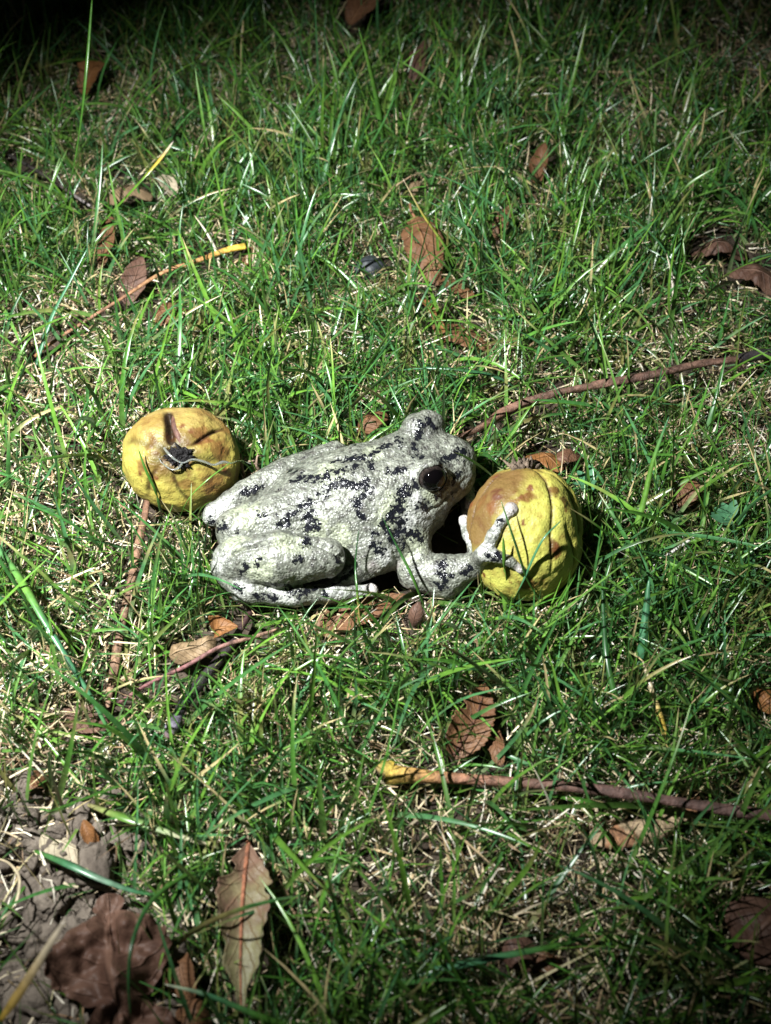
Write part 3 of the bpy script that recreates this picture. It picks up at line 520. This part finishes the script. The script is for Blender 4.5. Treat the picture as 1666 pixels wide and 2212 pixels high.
leaf('flat brown leaf corner right of the large faded leaf', (950, 600, .3), (1020, 650, .3), .8, 'torn', 'brown', .3, 0, .1, 0, .08, .03, 22, .5)
leaf('tiny tan leaf far up the lawn over the large faded leaf', (885, 425, .5), (905, 392, .8), .5, 'torn', 'tan', -.9, 0, .15, 0, .12, .05, 23, .3)
leaf('narrow brown leaf leaning in the upper right lawn', (1075, 520, .3), (1108, 440, 1.0), .62, 'lance', 'brown', .6, 20, .1, 0, .06, .03, 24, .4)
leaf('upright brown curled leaf in the far right lawn', (1155, 405, .2), (1178, 308, 1.3), .8, 'oval', 'brown', 1.2, 15, .1, .1, .1, .05, 25, .3)
leaf('tan curled leaf behind the thick yellow tipped blade', (232, 440, .5), (330, 425, .6), 1.2, 'torn', 'tan', -1.1, 0, .5, 0, .14, .05, 26, .25)
leaf('narrow brown leaf standing below the tan curled leaf', (218, 575, .3), (240, 470, .9), .6, 'strip', 'brown', .8, 10, .1, .1, .06, .05, 27, .4)
leaf('reddish leaf crossed by the yellow ended orange stalk', (275, 660, .2), (308, 555, .9), .85, 'lance', 'purple', .5, -12, .2, 0, .06, .03, 28, .3)
leaf('orange brown leaf under the end of the orange stalk', (330, 700, .2), (405, 665, .5), 1.05, 'oval', 'brown', -.7, 0, .35, 0, .08, .03, 29, .3)
leaf('pale papery scrap beside the thick yellow tipped blade', (345, 385, .6), (380, 425, .5), .65, 'torn', 'pale', .6, 0, .2, 0, .12, .05, 30, .3)
leaf('brown leaf scrap under the yellow stalk end', (525, 570, .3), (545, 535, .6), .5, 'torn', 'brown', -.8, 0, .1, 0, .1, .05, 31, .5)
leaf('dark red leaf at the top edge in shadow', (755, 50, .8), (830, -15, 1.1), 1.3, 'lance', 'brown', .6, 0, .3, 0, .08, .05, 32, .2)
leaf('dim brown leaf in the dark upper left lawn', (180, 205, .4), (225, 135, 1.0), 1.2, 'torn', 'orange', .7, 0, .3, 0, .1, .05, 33, .3)
leaf('dim narrow leaf in the dark upper middle lawn', (895, 190, .3), (918, 85, 1.2), .8, 'lance', 'purple', .7, 10, .2, 0, .08, .05, 34, .4)
leaf('rumpled purple brown leaf near the right edge, left one of a pair', (1495, 545, .4), (1610, 555, .6), 1.0, 'torn', 'purple', -.8, 0, .4, 0, .16, .06, 35, .1)
leaf('rumpled grey brown leaf cut by the right edge of the frame', (1575, 600, .6), (1690, 635, .7), 1.1, 'torn', 'purple', -.7, 0, .45, 0, .16, .06, 36, .1)
leaf('orange brown leaf at the right edge beside the wide blades', (1640, 1530, .4), (1680, 1500, .6), .9, 'oval', 'orange', -.7, 0, .2, 0, .1, .05, 37, .2)
leaf('dusky purple leaf low at the right edge', (1600, 2060, .4), (1700, 1960, .7), 1.9, 'torn', 'purple', -.6, 0, .4, 0, .14, .05, 38, .15)
leaf('dull brown leaf sunk in dry thatch near the bottom', (1095, 2085, .3), (1150, 2035, .5), .85, 'torn', 'purple', -.5, 0, .2, 0, .1, .05, 39, .3)
leaf('flat dull leaf scrap below the sunken brown leaf', (1150, 2090, .3), (1215, 2080, .3), .6, 'torn', 'brown', -.4, 0, .1, 0, .1, .05, 40, .4)
leaf('pale tan leaf scrap on the soil at the left edge', (90, 1810, .5), (195, 1850, .5), 1.0, 'torn', 'pale', -.5, 0, .2, 0, .14, .06, 41, .2)

# ------------------------------------------------------------------ stalks and twigs
def twig(name, label, cat, pts, rad, cols, rough=.25, n=90, flat=1.0, keep=.12, parent=None, seed=0, group='twigs and stalks in the grass'):
    W = [P(*p) for p in pts]; v, f, tt = tube(W, rad, n, 12, rough, flat, seed); cols = np.array(cols, float); x = np.linspace(0, 1, len(cols))
    tj = np.clip(tt + (fbm(v, 2.5, 3, seed) - .5) * .12, 0, 1); col = np.stack([np.interp(tj, x, cols[:, k]) for k in range(3)], -1); o = mesh(name, v, f, M_bark, parent, attrs={'col': col})
    if parent is None:
        tag(o, label, cat, group); C = spline(W, 30)
        for c0 in C: q = proj(c0); protect.append((q[0], q[1], 11, keep))
    return o
PUR = (.105, .058, .048)
t1 = twig('leaf_stalk', 'smooth purple brown stalk with a flared yellow end in the foreground', 'stalk', [(836, 1672, .7), (900, 1676, .75), (1010, 1683, .6), (1150, 1692, .75), (1300, 1707, .85), (1430, 1727, .95), (1560, 1748, 1.05), (1690, 1765, 1.15)], [.245, .19, .148, .125, .118, .12, .14, .115, .12, .145, .115], [(.42, .30, .045), (.36, .20, .07), (.26, .125, .075), (.16, .085, .062), PUR, PUR, PUR, (.13, .07, .06)], .10, 120, .8, .05)
twig('flared_end', '', '', [(820, 1673, .7), (832, 1666, .72), (850, 1668, .72)], [.22, .275, .25], [(.14, .10, .04), (.36, .27, .05), (.42, .30, .045)], .12, 16, .7, parent=t1)
t2 = twig('twig', 'long reddish brown twig running from the frog\'s head to the right edge', 'twig', [(985, 948, .7), (1040, 922, .9), (1110, 880, 1.0), (1200, 850, 1.15), (1290, 832, 1.2), (1400, 812, 1.2), (1500, 790, 1.2), (1600, 775, 1.1)], [.05, .095, .12, .105, .10, .135, .105, .095, .12, .10], [(.08, .04, .025), (.15, .08, .05), (.17, .09, .06), (.11, .06, .042), (.15, .08, .055), (.08, .042, .03), (.14, .078, .055), (.12, .065, .045)], .6, 140, .9, .08, seed=2)
twig('bark_sleeve', '', '', [(1592, 776, 1.1), (1630, 769, 1.05), (1700, 760, 1.0)], [.15, .17, .16], [(.02, .016, .018), (.035, .028, .03), (.02, .016, .018)], .35, 30, 1, parent=t2, seed=3)
twig('leaf_stalk', 'thin orange stalk with a yellow end in the upper left lawn', 'stalk', [(530, 532, .9), (490, 540, .9), (430, 562, .9), (350, 590, .9), (270, 640, .8), (190, 690, .6), (120, 735, .4), (75, 770, .2)], [.12, .11, .085, .07, .06, .055, .055, .06, .05], [(.62, .44, .05), (.58, .34, .06), (.42, .22, .08), (.34, .18, .08), (.26, .13, .07), (.2, .1, .06), (.24, .12, .06), (.3, .14, .06)], .15, 100, .8, .12, seed=4)
twig('stem', 'reddish dry stem standing below the split nut', 'stem', [(322, 1055, .7), (312, 1120, .7), (292, 1220, .6), (265, 1340, .5), (250, 1420, .4), (232, 1540, .3)], [.06, .095, .10, .09, .10, .10, .06], [(.06, .03, .02), (.16, .085, .05), (.19, .105, .062), (.13, .075, .045), (.19, .11, .065), (.18, .105, .065)], .55, 90, .8, .12, seed=5)
t5 = twig('twig', 'dark twig slanting down from the frog\'s hind foot', 'twig', [(552, 1305, .3), (525, 1350, .5), (495, 1400, .6), (450, 1455, .6), (405, 1510, .7), (372, 1568, .8)], [.08, .09, .11, .13, .13, .12], [(.06, .022, .02), (.04, .018, .018), (.022, .012, .012), (.014, .009, .011), (.01, .008, .01), (.01, .008, .01)], .3, 80, 1, .2, seed=6)
twig('bud', '', '', [(385, 1548, .85), (372, 1570, .9), (362, 1595, .8)], [.11, .17, .10], [(.03, .025, .03), (.13, .12, .16), (.10, .05, .05)], .25, 20, 1, parent=t5, seed=7)
twig('twig', 'thin purplish twig crossing the crumpled tan leaf', 'twig', [(600, 1360, .8), (540, 1378, .9), (470, 1400, 1.1), (400, 1440, .9), (320, 1478, .7), (235, 1532, .4)], [.035, .055, .05, .05, .045, .04], [(.25, .15, .1), (.22, .13, .09), (.18, .09, .08), (.15, .06, .06), (.15, .06, .06), (.12, .05, .05)], .25, 80, 1, .2, seed=8)
twig('twig', 'black thin twig in the dim upper left grass', 'twig', [(20, 335, 1.3), (90, 375, 1.2), (150, 415, .9), (195, 445, .6)], [.06, .055, .05, .05], [(.015, .012, .01), (.02, .015, .012), (.05, .035, .03), (.4, .36, .36)], .25, 50, 1, .15, seed=9)
# bark chip
V = []; nt, ns = 60, 14; A, B = P(1262, 1822, .25), P(1515, 1735, .35); ax = nrm(B - A); sd = nrm(np.cross(ax, [0, 0, 1.0])); L = np.linalg.norm(B - A)
t, s_ = np.meshgrid(np.linspace(0, 1, nt), np.linspace(0, 2 * math.pi, ns, endpoint=False), indexing='ij'); wd = .34 * np.clip(np.sin(math.pi * t ** .8), 0, 1) ** .5; tk = .20 * np.sin(math.pi * t) ** .4
pp = A + t[..., None] * L * ax + (np.cos(s_) * wd)[..., None] * sd + (np.sin(s_) * tk)[..., None] * np.array([0, -.45, .9])
pp = pp + ((fbm(np.stack([t * 4, s_ * 1.6, s_ * 0], -1), 1, 4, 91) - .5) * .42)[..., None] * np.array([0, .6, .8]) + ((fbm(np.stack([t * 3, s_ * 0, s_ * 0], -1), 1, 3, 93) - .5) * .5)[..., None] * sd; i, j = np.meshgrid(np.arange(nt - 1), np.arange(ns), indexing='ij'); j2 = (j + 1) % ns
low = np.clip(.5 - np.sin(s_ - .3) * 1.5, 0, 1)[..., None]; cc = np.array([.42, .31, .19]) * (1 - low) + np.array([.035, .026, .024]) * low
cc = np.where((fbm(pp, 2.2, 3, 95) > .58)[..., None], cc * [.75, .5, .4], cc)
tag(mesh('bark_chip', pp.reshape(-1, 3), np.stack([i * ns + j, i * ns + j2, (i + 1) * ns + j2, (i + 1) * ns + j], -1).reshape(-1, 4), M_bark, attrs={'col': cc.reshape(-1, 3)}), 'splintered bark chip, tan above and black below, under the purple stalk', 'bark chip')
for c0 in np.linspace(0, 1, 14): q = proj(A + c0 * L * ax); protect.append((q[0], q[1], 20, .45))
# dark glossy pebble in the upper lawn
V, F, d = uvsphere(P(800, 578, .35), 1.0, None, 30, 40, (.62, .36, .30)); V = V + (d * ((fbm(V, 2.2, 3, 7) - .5) * .3)[:, None]); tag(mesh('pebble', V, F, plain('wet_stone', (.022, .026, .03), .5, .35, 300, .5, .0003)), 'dark wet pebble in the grass above the frog', 'pebble'); protect.append((800, 578, 45, .8))

# ------------------------------------------------------------------ grass
def ribbons(C, Wd, S, fold, across=3):
    # C (n,k,3) centre lines, Wd (n,k) half widths, S (n,k,3) side vectors, fold depth
    n, k, _ = C.shape; T = np.gradient(C, axis=1); N = np.cross(S, T); N /= np.linalg.norm(N, axis=-1, keepdims=True) + 1e-9
    c = [C + S * Wd[..., None], C + N * (Wd * fold)[..., None], C - S * Wd[..., None]] if across == 3 else [C + S * Wd[..., None], C - S * Wd[..., None]]
    m = len(c); V = np.stack(c, 2).reshape(-1, 3); b = np.arange(n)[:, None, None] * k * m; i = np.arange(k - 1)[None, :, None] * m; j = np.arange(m - 1)[None, None, :]
    q = b + i + j; return V, np.stack([q, q + 1, q + m + 1, q + m], -1).reshape(-1, 4), m
# outlines that keep most random blades from growing across the frog and nuts
frog_poly = np.array([(445, 1115), (560, 1025), (700, 958), (830, 950), (890, 895), (930, 895), (1015, 960), (1005, 1060), (1015, 1110), (1060, 1030), (1130, 1012), (1250, 1100), (1250, 1200), (1200, 1285), (1100, 1290), (1040, 1240), (985, 1285), (880, 1280), (820, 1285), (560, 1310), (460, 1250), (450, 1180)])
def inpoly(q, poly):
    x, y = q[..., 0], q[..., 1]; r = np.zeros(x.shape, bool); j = len(poly) - 1
    for i in range(len(poly)):
        a, b = poly[i], poly[j]; r ^= ((a[1] > y) != (b[1] > y)) & (x < (b[0] - a[0]) * (y - a[1]) / (b[1] - a[1] + 1e-12) + a[0]); j = i
    return r
def reject(C, front_keep):
    n, k, _ = C.shape; q = proj(C); bad = (sdf(C) < .04).any(1)
    for N_ in (NUT1, NUT2): bad |= ((N_.q(C) ** 2).sum(-1) < 1.02).any(1)
    u = R_.uniform(size=n); fp = np.array([760, 1122]) + (frog_poly - np.array([760, 1122])) * [.96, .90]; fr = (inpoly(q[..., :2], fp) | (((q[..., 0] - 392) / 108) ** 2 + ((q[..., 1] - 985) / 92) ** 2 < 1)).any(1)
    front = C[:, 0, 1] < np.interp(C[:, 0, 0], [-6, 3, 5], [-.2, .3, .0])
    bad |= fr & front & (u > front_keep)
    for (x, y, r, kp) in protect:
        bad |= (((q[..., 0] - x) ** 2 + (q[..., 1] - y) ** 2) < r * r).any(1) & (u > kp)
    return ~bad
def area(n):
    y = R_.uniform(-18, 33, n); x = R_.uniform(-1, 1, n) * (13.5 + (y + 18) * .15); return x, y
def grow(n, Lr, wr, lean, curl, k, clump=.6, seed=0, flat_z=0.0, front_keep=.045, across=3, fold=.35, dens=None):
    x, y = area(n)
    if clump:
        m = n // 7; cx, cy = area(m); c = R_.integers(0, m, n); isC = R_.uniform(size=n) < clump; dx, dy = R_.normal(0, .35, n), R_.normal(0, .35, n)
        x = np.where(isC, cx[c] + dx, x); y = np.where(isC, cy[c] + dy, y); az = np.where(isC, np.arctan2(dy, dx) + R_.normal(0, .9, n), R_.uniform(0, 6.283, n))
    else: az = R_.uniform(0, 6.283, n)
    p0 = np.stack([x, y, np.zeros(n)], -1); q = proj(p0)[:, :2]; pr = dens(p0, q) if dens else 1.0
    ok = R_.uniform(size=n) < pr; x, y, az, p0 = x[ok], y[ok], az[ok], p0[ok]; n = len(x)
    z0 = height(x, y) + R_.uniform(0, 1, n) * flat_z - .05
    L = R_.uniform(0, 1, n) ** 1.6 * (Lr[1] - Lr[0]) + Lr[0]; th0 = np.clip(R_.normal(lean[0], lean[1], n), 0.02, 1.55); cu = R_.normal(curl[0], curl[1], n)
    s = np.linspace(0, 1, k); th = th0[:, None] + cu[:, None] * s; azs = az[:, None] + R_.normal(0, .25, n)[:, None] * s
    st = np.stack([np.sin(th) * np.cos(azs), np.sin(th) * np.sin(azs), np.cos(th)], -1) * (L / (k - 1))[:, None, None]
    C = np.concatenate([np.zeros((n, 1, 3)), np.cumsum(st[:, :-1], 1)], 1) + np.stack([x, y, z0], -1)[:, None]
    C[..., 2] = np.maximum(C[..., 2], height(C[..., 0].ravel(), C[..., 1].ravel()).reshape(n, k) + .02)
    ok = reject(C, front_keep); C, az, L = C[ok], az[ok], L[ok]; n = len(C)
    W0 = R_.uniform(wr[0], wr[1], n) * np.clip(L / 2.2, .55, 1.25); Wd = W0[:, None] * (np.clip(1.0 - s, 0, 1) ** .55 * (.65 + .35 * np.minimum(s * 4, 1)) + .03)[None] / 2
    tw = R_.normal(0, .7, n)[:, None] + R_.normal(0, .8, n)[:, None] * s; T = np.gradient(C, axis=1); T /= np.linalg.norm(T, axis=-1, keepdims=True) + 1e-9
    hz = np.stack([-np.sin(az), np.cos(az), np.zeros(n)], -1)[:, None] * np.ones((1, k, 1)); hz = hz - T * (hz * T).sum(-1, keepdims=True); hz /= np.linalg.norm(hz, axis=-1, keepdims=True) + 1e-9
    S = hz * np.cos(tw)[..., None] + np.cross(T, hz) * np.sin(tw)[..., None]
    V, F, m = ribbons(C, Wd, S, fold, across); return V, F, C, s, m
def green_dens(p, q):
    b = bare_at(q); f = fbm(p, .28, 3, 77); d = np.clip(.40 + (f - .34) * 2.8, .30, 1)
    for x, y, r, a in [(1180, 2000, 300, .40), (120, 1370, 150, .2), (100, 830, 130, .15), (330, 790, 120, .15), (1500, 330, 330, .35), (1560, 1000, 150, .3), (1320, 1030, 120, .25), (1250, 120, 300, .35), (760, 1700, 160, .2)]: d = d * (1 - a * np.exp(-(((q[:, 0] - x) ** 2 + (q[:, 1] - y) ** 2) / r ** 2)))
    return d * (1 - b)
def green_cols(C, s, m):
    n, k, _ = C.shape; f = fbm(C[:, 0], .35, 2, 21); u = R_.uniform(size=n)
    pal = np.array([(.054, .152, .022), (.037, .118, .028), (.090, .200, .026), (.046, .135, .048), (.078, .170, .032)]); c = pal[R_.integers(0, 5, n)] * R_.uniform(.65, 1.35, n)[:, None]
    c = c[:, None] * (.75 + .45 * s)[None, :, None]; tip = (u < .10)[:, None, None] * np.clip((s - R_.uniform(.35, .8, n)[:, None]) * 5, 0, 1)[..., None]; c = c * (1 - tip) + np.array([.42, .34, .17]) * tip
    base = np.clip(.3 - s, 0, .3)[None, :, None] * 2.2; c = c * (1 - base) + np.array([.22, .22, .11]) * base; br = np.clip((fbm(C, 1.6, 2, 33) - .66) * 6, 0, .7)[..., None]; c = c * (1 - br) + np.array([.20, .15, .06]) * br
    return np.repeat(c.reshape(-1, 3), m, 0)
Vs = []
for (n, Lr, wr, lean, curl, k, cl) in [(92000, (.7, 2.8), (.055, .112), (.5, .32), (.5, .5), 6, .7), (11500, (2.0, 4.6), (.07, .145), (.6, .35), (.7, .5), 9, .3), (38000, (.4, 1.3), (.06, .15), (1.0, .4), (.4, .5), 4, .3)]:
    V, F, C, s, m = grow(n, Lr, wr, lean, curl, k, cl, dens=green_dens); Vs.append((V, F, green_cols(C, s, m)))
v, f, a = join(Vs); tag(mesh('grass', v, f, M_grass, origin=np.zeros(3), attrs={'col': a}), 'short green lawn grass growing in clumps all over', 'grass', kind='stuff')
def dry_dens(p, q): return np.clip(.45 + 1.3 * (fbm(p, .5, 3, 88) - .4), .2, 1) * (1 - .75 * bare_at(q))
Vs = []
for (n, Lr, wr, lean, curl, k, fz) in [(76000, (.3, 1.2), (.05, .12), (1.35, .22), (.1, .35), 3, .6), (16000, (.8, 2.2), (.04, .08), (1.15, .3), (.35, .5), 5, .4), (52000, (.15, .5), (.06, .15), (1.15, .3), (.0, .4), 3, .65)]:
    V, F, C, s, m = grow(n, Lr, wr, lean, curl, k, .0, flat_z=fz, across=2, front_keep=.02, dens=dry_dens); nn = len(C)
    pal = np.array([(.60, .51, .35), (.52, .42, .27), (.70, .64, .52), (.40, .29, .16), (.46, .41, .22), (.22, .14, .08)]); c = pal[R_.integers(0, 6, nn)] * R_.uniform(.6, 1.2, nn)[:, None]
    Vs.append((V, F, np.repeat(c, len(s) * m, 0)))
v, f, a = join(Vs); tag(mesh('dry_thatch', v, f, M_thatch, origin=np.zeros(3), attrs={'col': a}), 'pale dry clippings and thatch lying under the green grass', 'thatch', kind='stuff')

# ------------------------------------------------------------------ single blades one can pick out
def blade(label, pts, width, cols, twist=0.3, fold=.25, name='grass_blade', cat='grass blade', blunt=.1):
    C = spline([P(p[0], p[1], p[2](p[0], p[1]) if callable(p[2]) else p[2]) for p in pts], 28); T, S, N = frames(C); t = np.linspace(0, 1, 28); tw = twist * np.sin(t * 3) ; S = S * np.cos(tw)[:, None] + N * np.sin(tw)[:, None]
    Wd = width / 2 * (np.clip(1 - t, 0, 1) ** .5 * (.3 + .7 * np.minimum(t * 4, 1)) + blunt * .35); V, F, m = ribbons(C[None], Wd[None], S[None], fold); cols = np.array(cols, float); x = np.linspace(0, 1, len(cols))
    col = np.stack([np.interp(t, x, cols[:, k]) for k in range(3)], -1)
    return tag(mesh(name, V, F, M_grass, attrs={'col': np.repeat(col, m, 0)}, solid=.012), label, cat, 'single long grass blades')
GR, TE, DG, LG, ST, YE = (.05, .14, .02), (.05, .16, .075), (.022, .075, .022), (.09, .20, .03), (.50, .42, .28), (.55, .38, .06)
def over(N_, off): return lambda x, y: N_.hit(x, y, off)[2]
def oskin(off):
    def f(x, y):
        p = skin(x, y); return (P(x, y, 0)[2] if p is None else p[2]) + off
    return f
blade('wide pale green blade entering from the left edge', [(-25, 1150, 1.8), (40, 1245, 2.0), (90, 1330, 1.9), (150, 1430, 1.5), (205, 1520, 1.0), (255, 1620, .4)], .22, [TE, LG, TE, TE, GR])
blade('thick out of focus blade with a yellow and white tip, upper left', [(200, 505, .6), (260, 440, 1.8), (310, 385, 2.6), (345, 345, 3.0), (375, 305, 3.3)], .30, [GR, (.08, .2, .02), (.09, .2, .02), YE, (.55, .5, .45)])
blade('wide grey green blade standing between nut and right edge', [(1385, 1470, .2), (1388, 1400, .9), (1396, 1320, 1.5), (1403, 1250, 2.0)], .27, [DG, TE, TE, TE])
blade('long dark blade bending down right of the nut', [(1370, 1615, .2), (1340, 1540, .8), (1312, 1430, 1.4), (1304, 1330, 1.7), (1301, 1240, 2.0)], .18, [GR, GR, DG, DG, DG])
blade('straw coloured blade below the wide grey green blade', [(1450, 1640, .3), (1430, 1560, .8), (1405, 1480, 1.2), (1388, 1425, 1.3)], .16, [(.5, .4, .2), YE, ST, ST])
blade('blurred dark blade with a brown tip below the forearm', [(1115, 1500, 1.2), (1060, 1460, 2.6), (1010, 1425, 3.8), (950, 1390, 4.6)], .22, [DG, DG, DG, (.12, .06, .03)])
blade('thick green blade standing in front of the bright nut', [(1092, 1335, .3), (1091, 1275, over(NUT2, .4)), (1090, 1215, over(NUT2, .45)), (1087, 1160, over(NUT2, .5))], .17, [LG, LG, LG, GR])
blade('thin dark blade leaning left across the bright nut', [(1200, 1335, .2), (1145, 1262, over(NUT2, .4)), (1112, 1170, over(NUT2, .5)), (1082, 1080, over(NUT2, .7))], .09, [GR, GR, DG, GR])
blade('thin glossy blade leaning right across the bright nut', [(1100, 1320, .3), (1130, 1255, over(NUT2, .3)), (1170, 1170, over(NUT2, .35)), (1212, 1125, over(NUT2, .4))], .10, [GR, TE, TE, TE])
blade('fine blade in front of the frog\'s elbow', [(925, 1330, .2), (893, 1250, oskin(.35)), (858, 1180, oskin(.4)), (828, 1120, oskin(.4))], .09, [GR, GR, DG, DG])
blade('fine blade crossing the frog\'s hind toes', [(778, 1345, .2), (772, 1278, oskin(.3)), (768, 1220, oskin(.3)), (775, 1145, oskin(.35))], .07, [(.5, .36, .12), GR, DG, DG])
blade('slanting green blade crossing the lower right of the split nut', [(385, 1125, .3), (410, 1075, over(NUT1, .25)), (450, 1035, over(NUT1, .3)), (500, 998, over(NUT1, .4))], .09, [GR, LG, LG, LG])
blade('green blade crossing the lower left of the split nut', [(350, 1120, .3), (338, 1065, over(NUT1, .3)), (315, 1015, over(NUT1, .35)), (299, 970, over(NUT1, .5))], .10, [DG, GR, GR, GR])
blade('blurred tan dead stalk over the soil in the bottom corner', [(0, 2205, 2.6), (45, 2140, 3.0), (95, 2060, 3.4), (140, 1988, 3.7)], .17, [YE, (.5, .35, .12), ST, (.42, .36, .28)], 0.0, .1, 'dead_stalk', 'dead stalk', .8)
blade('flat blade fading from green to straw above the soil', [(190, 1738, .8), (265, 1765, 1.1), (340, 1790, 1.1), (400, 1810, 1.0), (475, 1832, .8)], .24, [(.25, .22, .1), LG, (.22, .3, .14), (.42, .4, .26), ST])
blade('curved teal blade lying over the edge of bare soil', [(75, 1838, .8), (150, 1868, 1.1), (220, 1900, 1.1), (290, 1925, .9), (350, 1935, .7)], .20, [GR, TE, (.16, .26, .18), TE, GR])
blade('dark bent blade hanging over the purple lobed leaf', [(480, 1870, .7), (395, 1895, 1.8), (325, 1950, 2.5), (288, 2030, 2.8), (278, 2110, 2.6), (282, 2200, 2.1)], .11, [GR, GR, DG, DG, DG])
blade('wide dark green blade lying low along the bottom', [(850, 2125, .5), (940, 2095, .9), (1060, 2070, 1.0), (1190, 2045, .9), (1270, 2025, .8)], .24, [DG, TE, TE, GR, DG])
blade('green blade slanting across the bottom beside the lance leaf', [(650, 2225, 1.0), (560, 2195, 1.3), (450, 2150, 1.6), (355, 2126, 1.8)], .14, [GR, GR, TE, (.4, .42, .3)])
blade('tall blurred blade standing in the dark upper left corner', [(130, 500, .2), (165, 330, 3.0), (185, 170, 5.2), (200, -10, 7.0)], .20, [GR, GR, GR, GR])
blade('tall blurred blade at the upper middle', [(830, 330, .4), (815, 220, 2.0), (795, 130, 3.4), (775, 60, 4.4)], .22, [GR, GR, LG, GR])
blade('pale dry blade bent like a hook in the upper left lawn', [(478, 598, .2), (468, 545, .9), (445, 500, 1.4), (420, 465, 1.7)], .10, [ST, (.6, .55, .45), (.6, .55, .45), ST])
blade('wide blue green blade leaning right in the left lawn', [(75, 800, .2), (110, 690, 1.2), (150, 610, 2.0), (190, 535, 2.7)], .20, [TE, TE, TE, TE])
blade('pale upright dry blade in the right lawn', [(1448, 690, .2), (1455, 640, .8), (1450, 590, 1.3), (1440, 548, 1.7)], .11, [ST, (.5, .44, .36), (.5, .44, .36), ST])
blade('long yellowing blade bending over the large faded leaf', [(990, 600, .2), (960, 530, 1.3), (915, 465, 2.2), (870, 385, 3.2)], .12, [GR, LG, (.35, .3, .06), (.4, .34, .22)])
blade('dark arching blade between the frog and the broad reddish leaf', [(1130, 850, .2), (1075, 815, 1.0), (1000, 800, 1.3), (920, 795, 1.2), (862, 800, .9)], .15, [TE, TE, DG, TE, TE])
blade('bright green blade arching over the broad reddish leaf', [(1075, 735, .2), (1030, 705, .9), (980, 692, 1.2), (920, 694, 1.0)], .11, [LG, LG, LG, LG])
blade('wide green blade slanting beside the long brown twig', [(1075, 985, .3), (1105, 940, .9), (1135, 895, 1.4), (1165, 860, 1.8)], .19, [LG, LG, LG, GR])
blade('straight bright blade leaning right beside the small nicked leaf', [(1340, 1240, .2), (1385, 1105, 1.5), (1410, 1000, 2.5), (1445, 900, 3.5)], .18, [LG, LG, LG, TE])
blade('white dry straw lying in the grass right of the nut', [(1392, 1245, .6), (1430, 1210, .8), (1470, 1180, .9), (1500, 1160, .9)], .10, [(.62, .6, .55)] * 3, 0, .1, blunt=.8)

blade('thin curled straw lying in the grass below the bright nut', [(1150, 1378, .5), (1185, 1340, .9), (1225, 1315, 1.0), (1255, 1290, 1.1), (1285, 1255, 1.2)], .08, [ST, (.4, .32, .2), ST], .6, .1, blunt=.6)
blade('thin straw curl over the soil at the left edge', [(-10, 1995, .8), (30, 1960, 1.0), (42, 1900, 1.0), (20, 1865, .9), (-15, 1852, .8)], .06, [ST, ST, (.4, .32, .2)], .3, .1, blunt=.8)
# ------------------------------------------------------------------ loose soil crumbs and two small seedlings
parts = []; k = 0
while len(parts) < 420:
    x, y = R_.uniform(-60, 420), R_.uniform(1720, 2260)
    if R_.uniform() > bare_at(np.array([[x, y]]))[0]: continue
    c0 = P(x, y, 0); r = .07 + .5 * R_.uniform() ** 3.2; z = height(c0[None, 0], c0[None, 1])[0]
    V, F, d = uvsphere(np.array([c0[0], c0[1], z + r * .1]), r, None, 18, 24, R_.uniform(.6, 1.2, 3) * [1, 1, .7]); V = V + (V - V.mean(0)) * ((fbm(d, 1.6, 4, len(parts)) - .5) * 2.4)[:, None] + d * ((np.abs(fbm(d, 3.1, 3, len(parts) + 900) - .5)) * r * .9)[:, None]; parts.append((V, F))
v, f, _ = join(parts); tag(mesh('soil_crumbs', v, f, M_clod, origin=np.zeros(3)), 'crumbly grey brown soil lumps in the bare bottom corner', 'soil', kind='stuff')
M_sl = blade_mat('seedling_leaf', .45, .45, .2)
def seedling(label, x, y, n, h, sz):
    root = P(x, y, 0); v, f, tt = tube([root, root + [.05, .02, h]], [.035, .025], 10, 6); o = mesh('seedling', v, f, M_sl, attrs={'col': np.tile((.06, .15, .06), (len(v), 1))}); tag(o, label, 'seedling', 'tiny seedlings in the lawn')
    for i in range(n):
        a = i * 2.4 + R_.uniform(-.4, .4); hh = h * R_.uniform(.45, 1.05); d = np.array([math.cos(a), math.sin(a), R_.uniform(.1, .6)]); c0 = root + [.05 * hh / h, 0, hh]; C = spline([c0, c0 + d * sz * .5, c0 + d * sz + [0, 0, -.05]], 9)
        T, S, N = frames(C); t = np.linspace(0, 1, 9); Wd = sz * .28 * np.sin(math.pi * np.clip(t, .05, .97)) ** .7; V, F, m = ribbons(C[None], Wd[None], S[None], -.25); mesh('leaf', V, F, M_sl, o, attrs={'col': np.tile((.06, .17, .085), (len(V), 1))})
seedling('tiny teal seedling with small oval leaves just right of the bright nut', 1260, 1075, 9, .9, .42)
seedling('tiny green seedling near the right edge below the nicked leaf', 1560, 1170, 10, .9, .5)
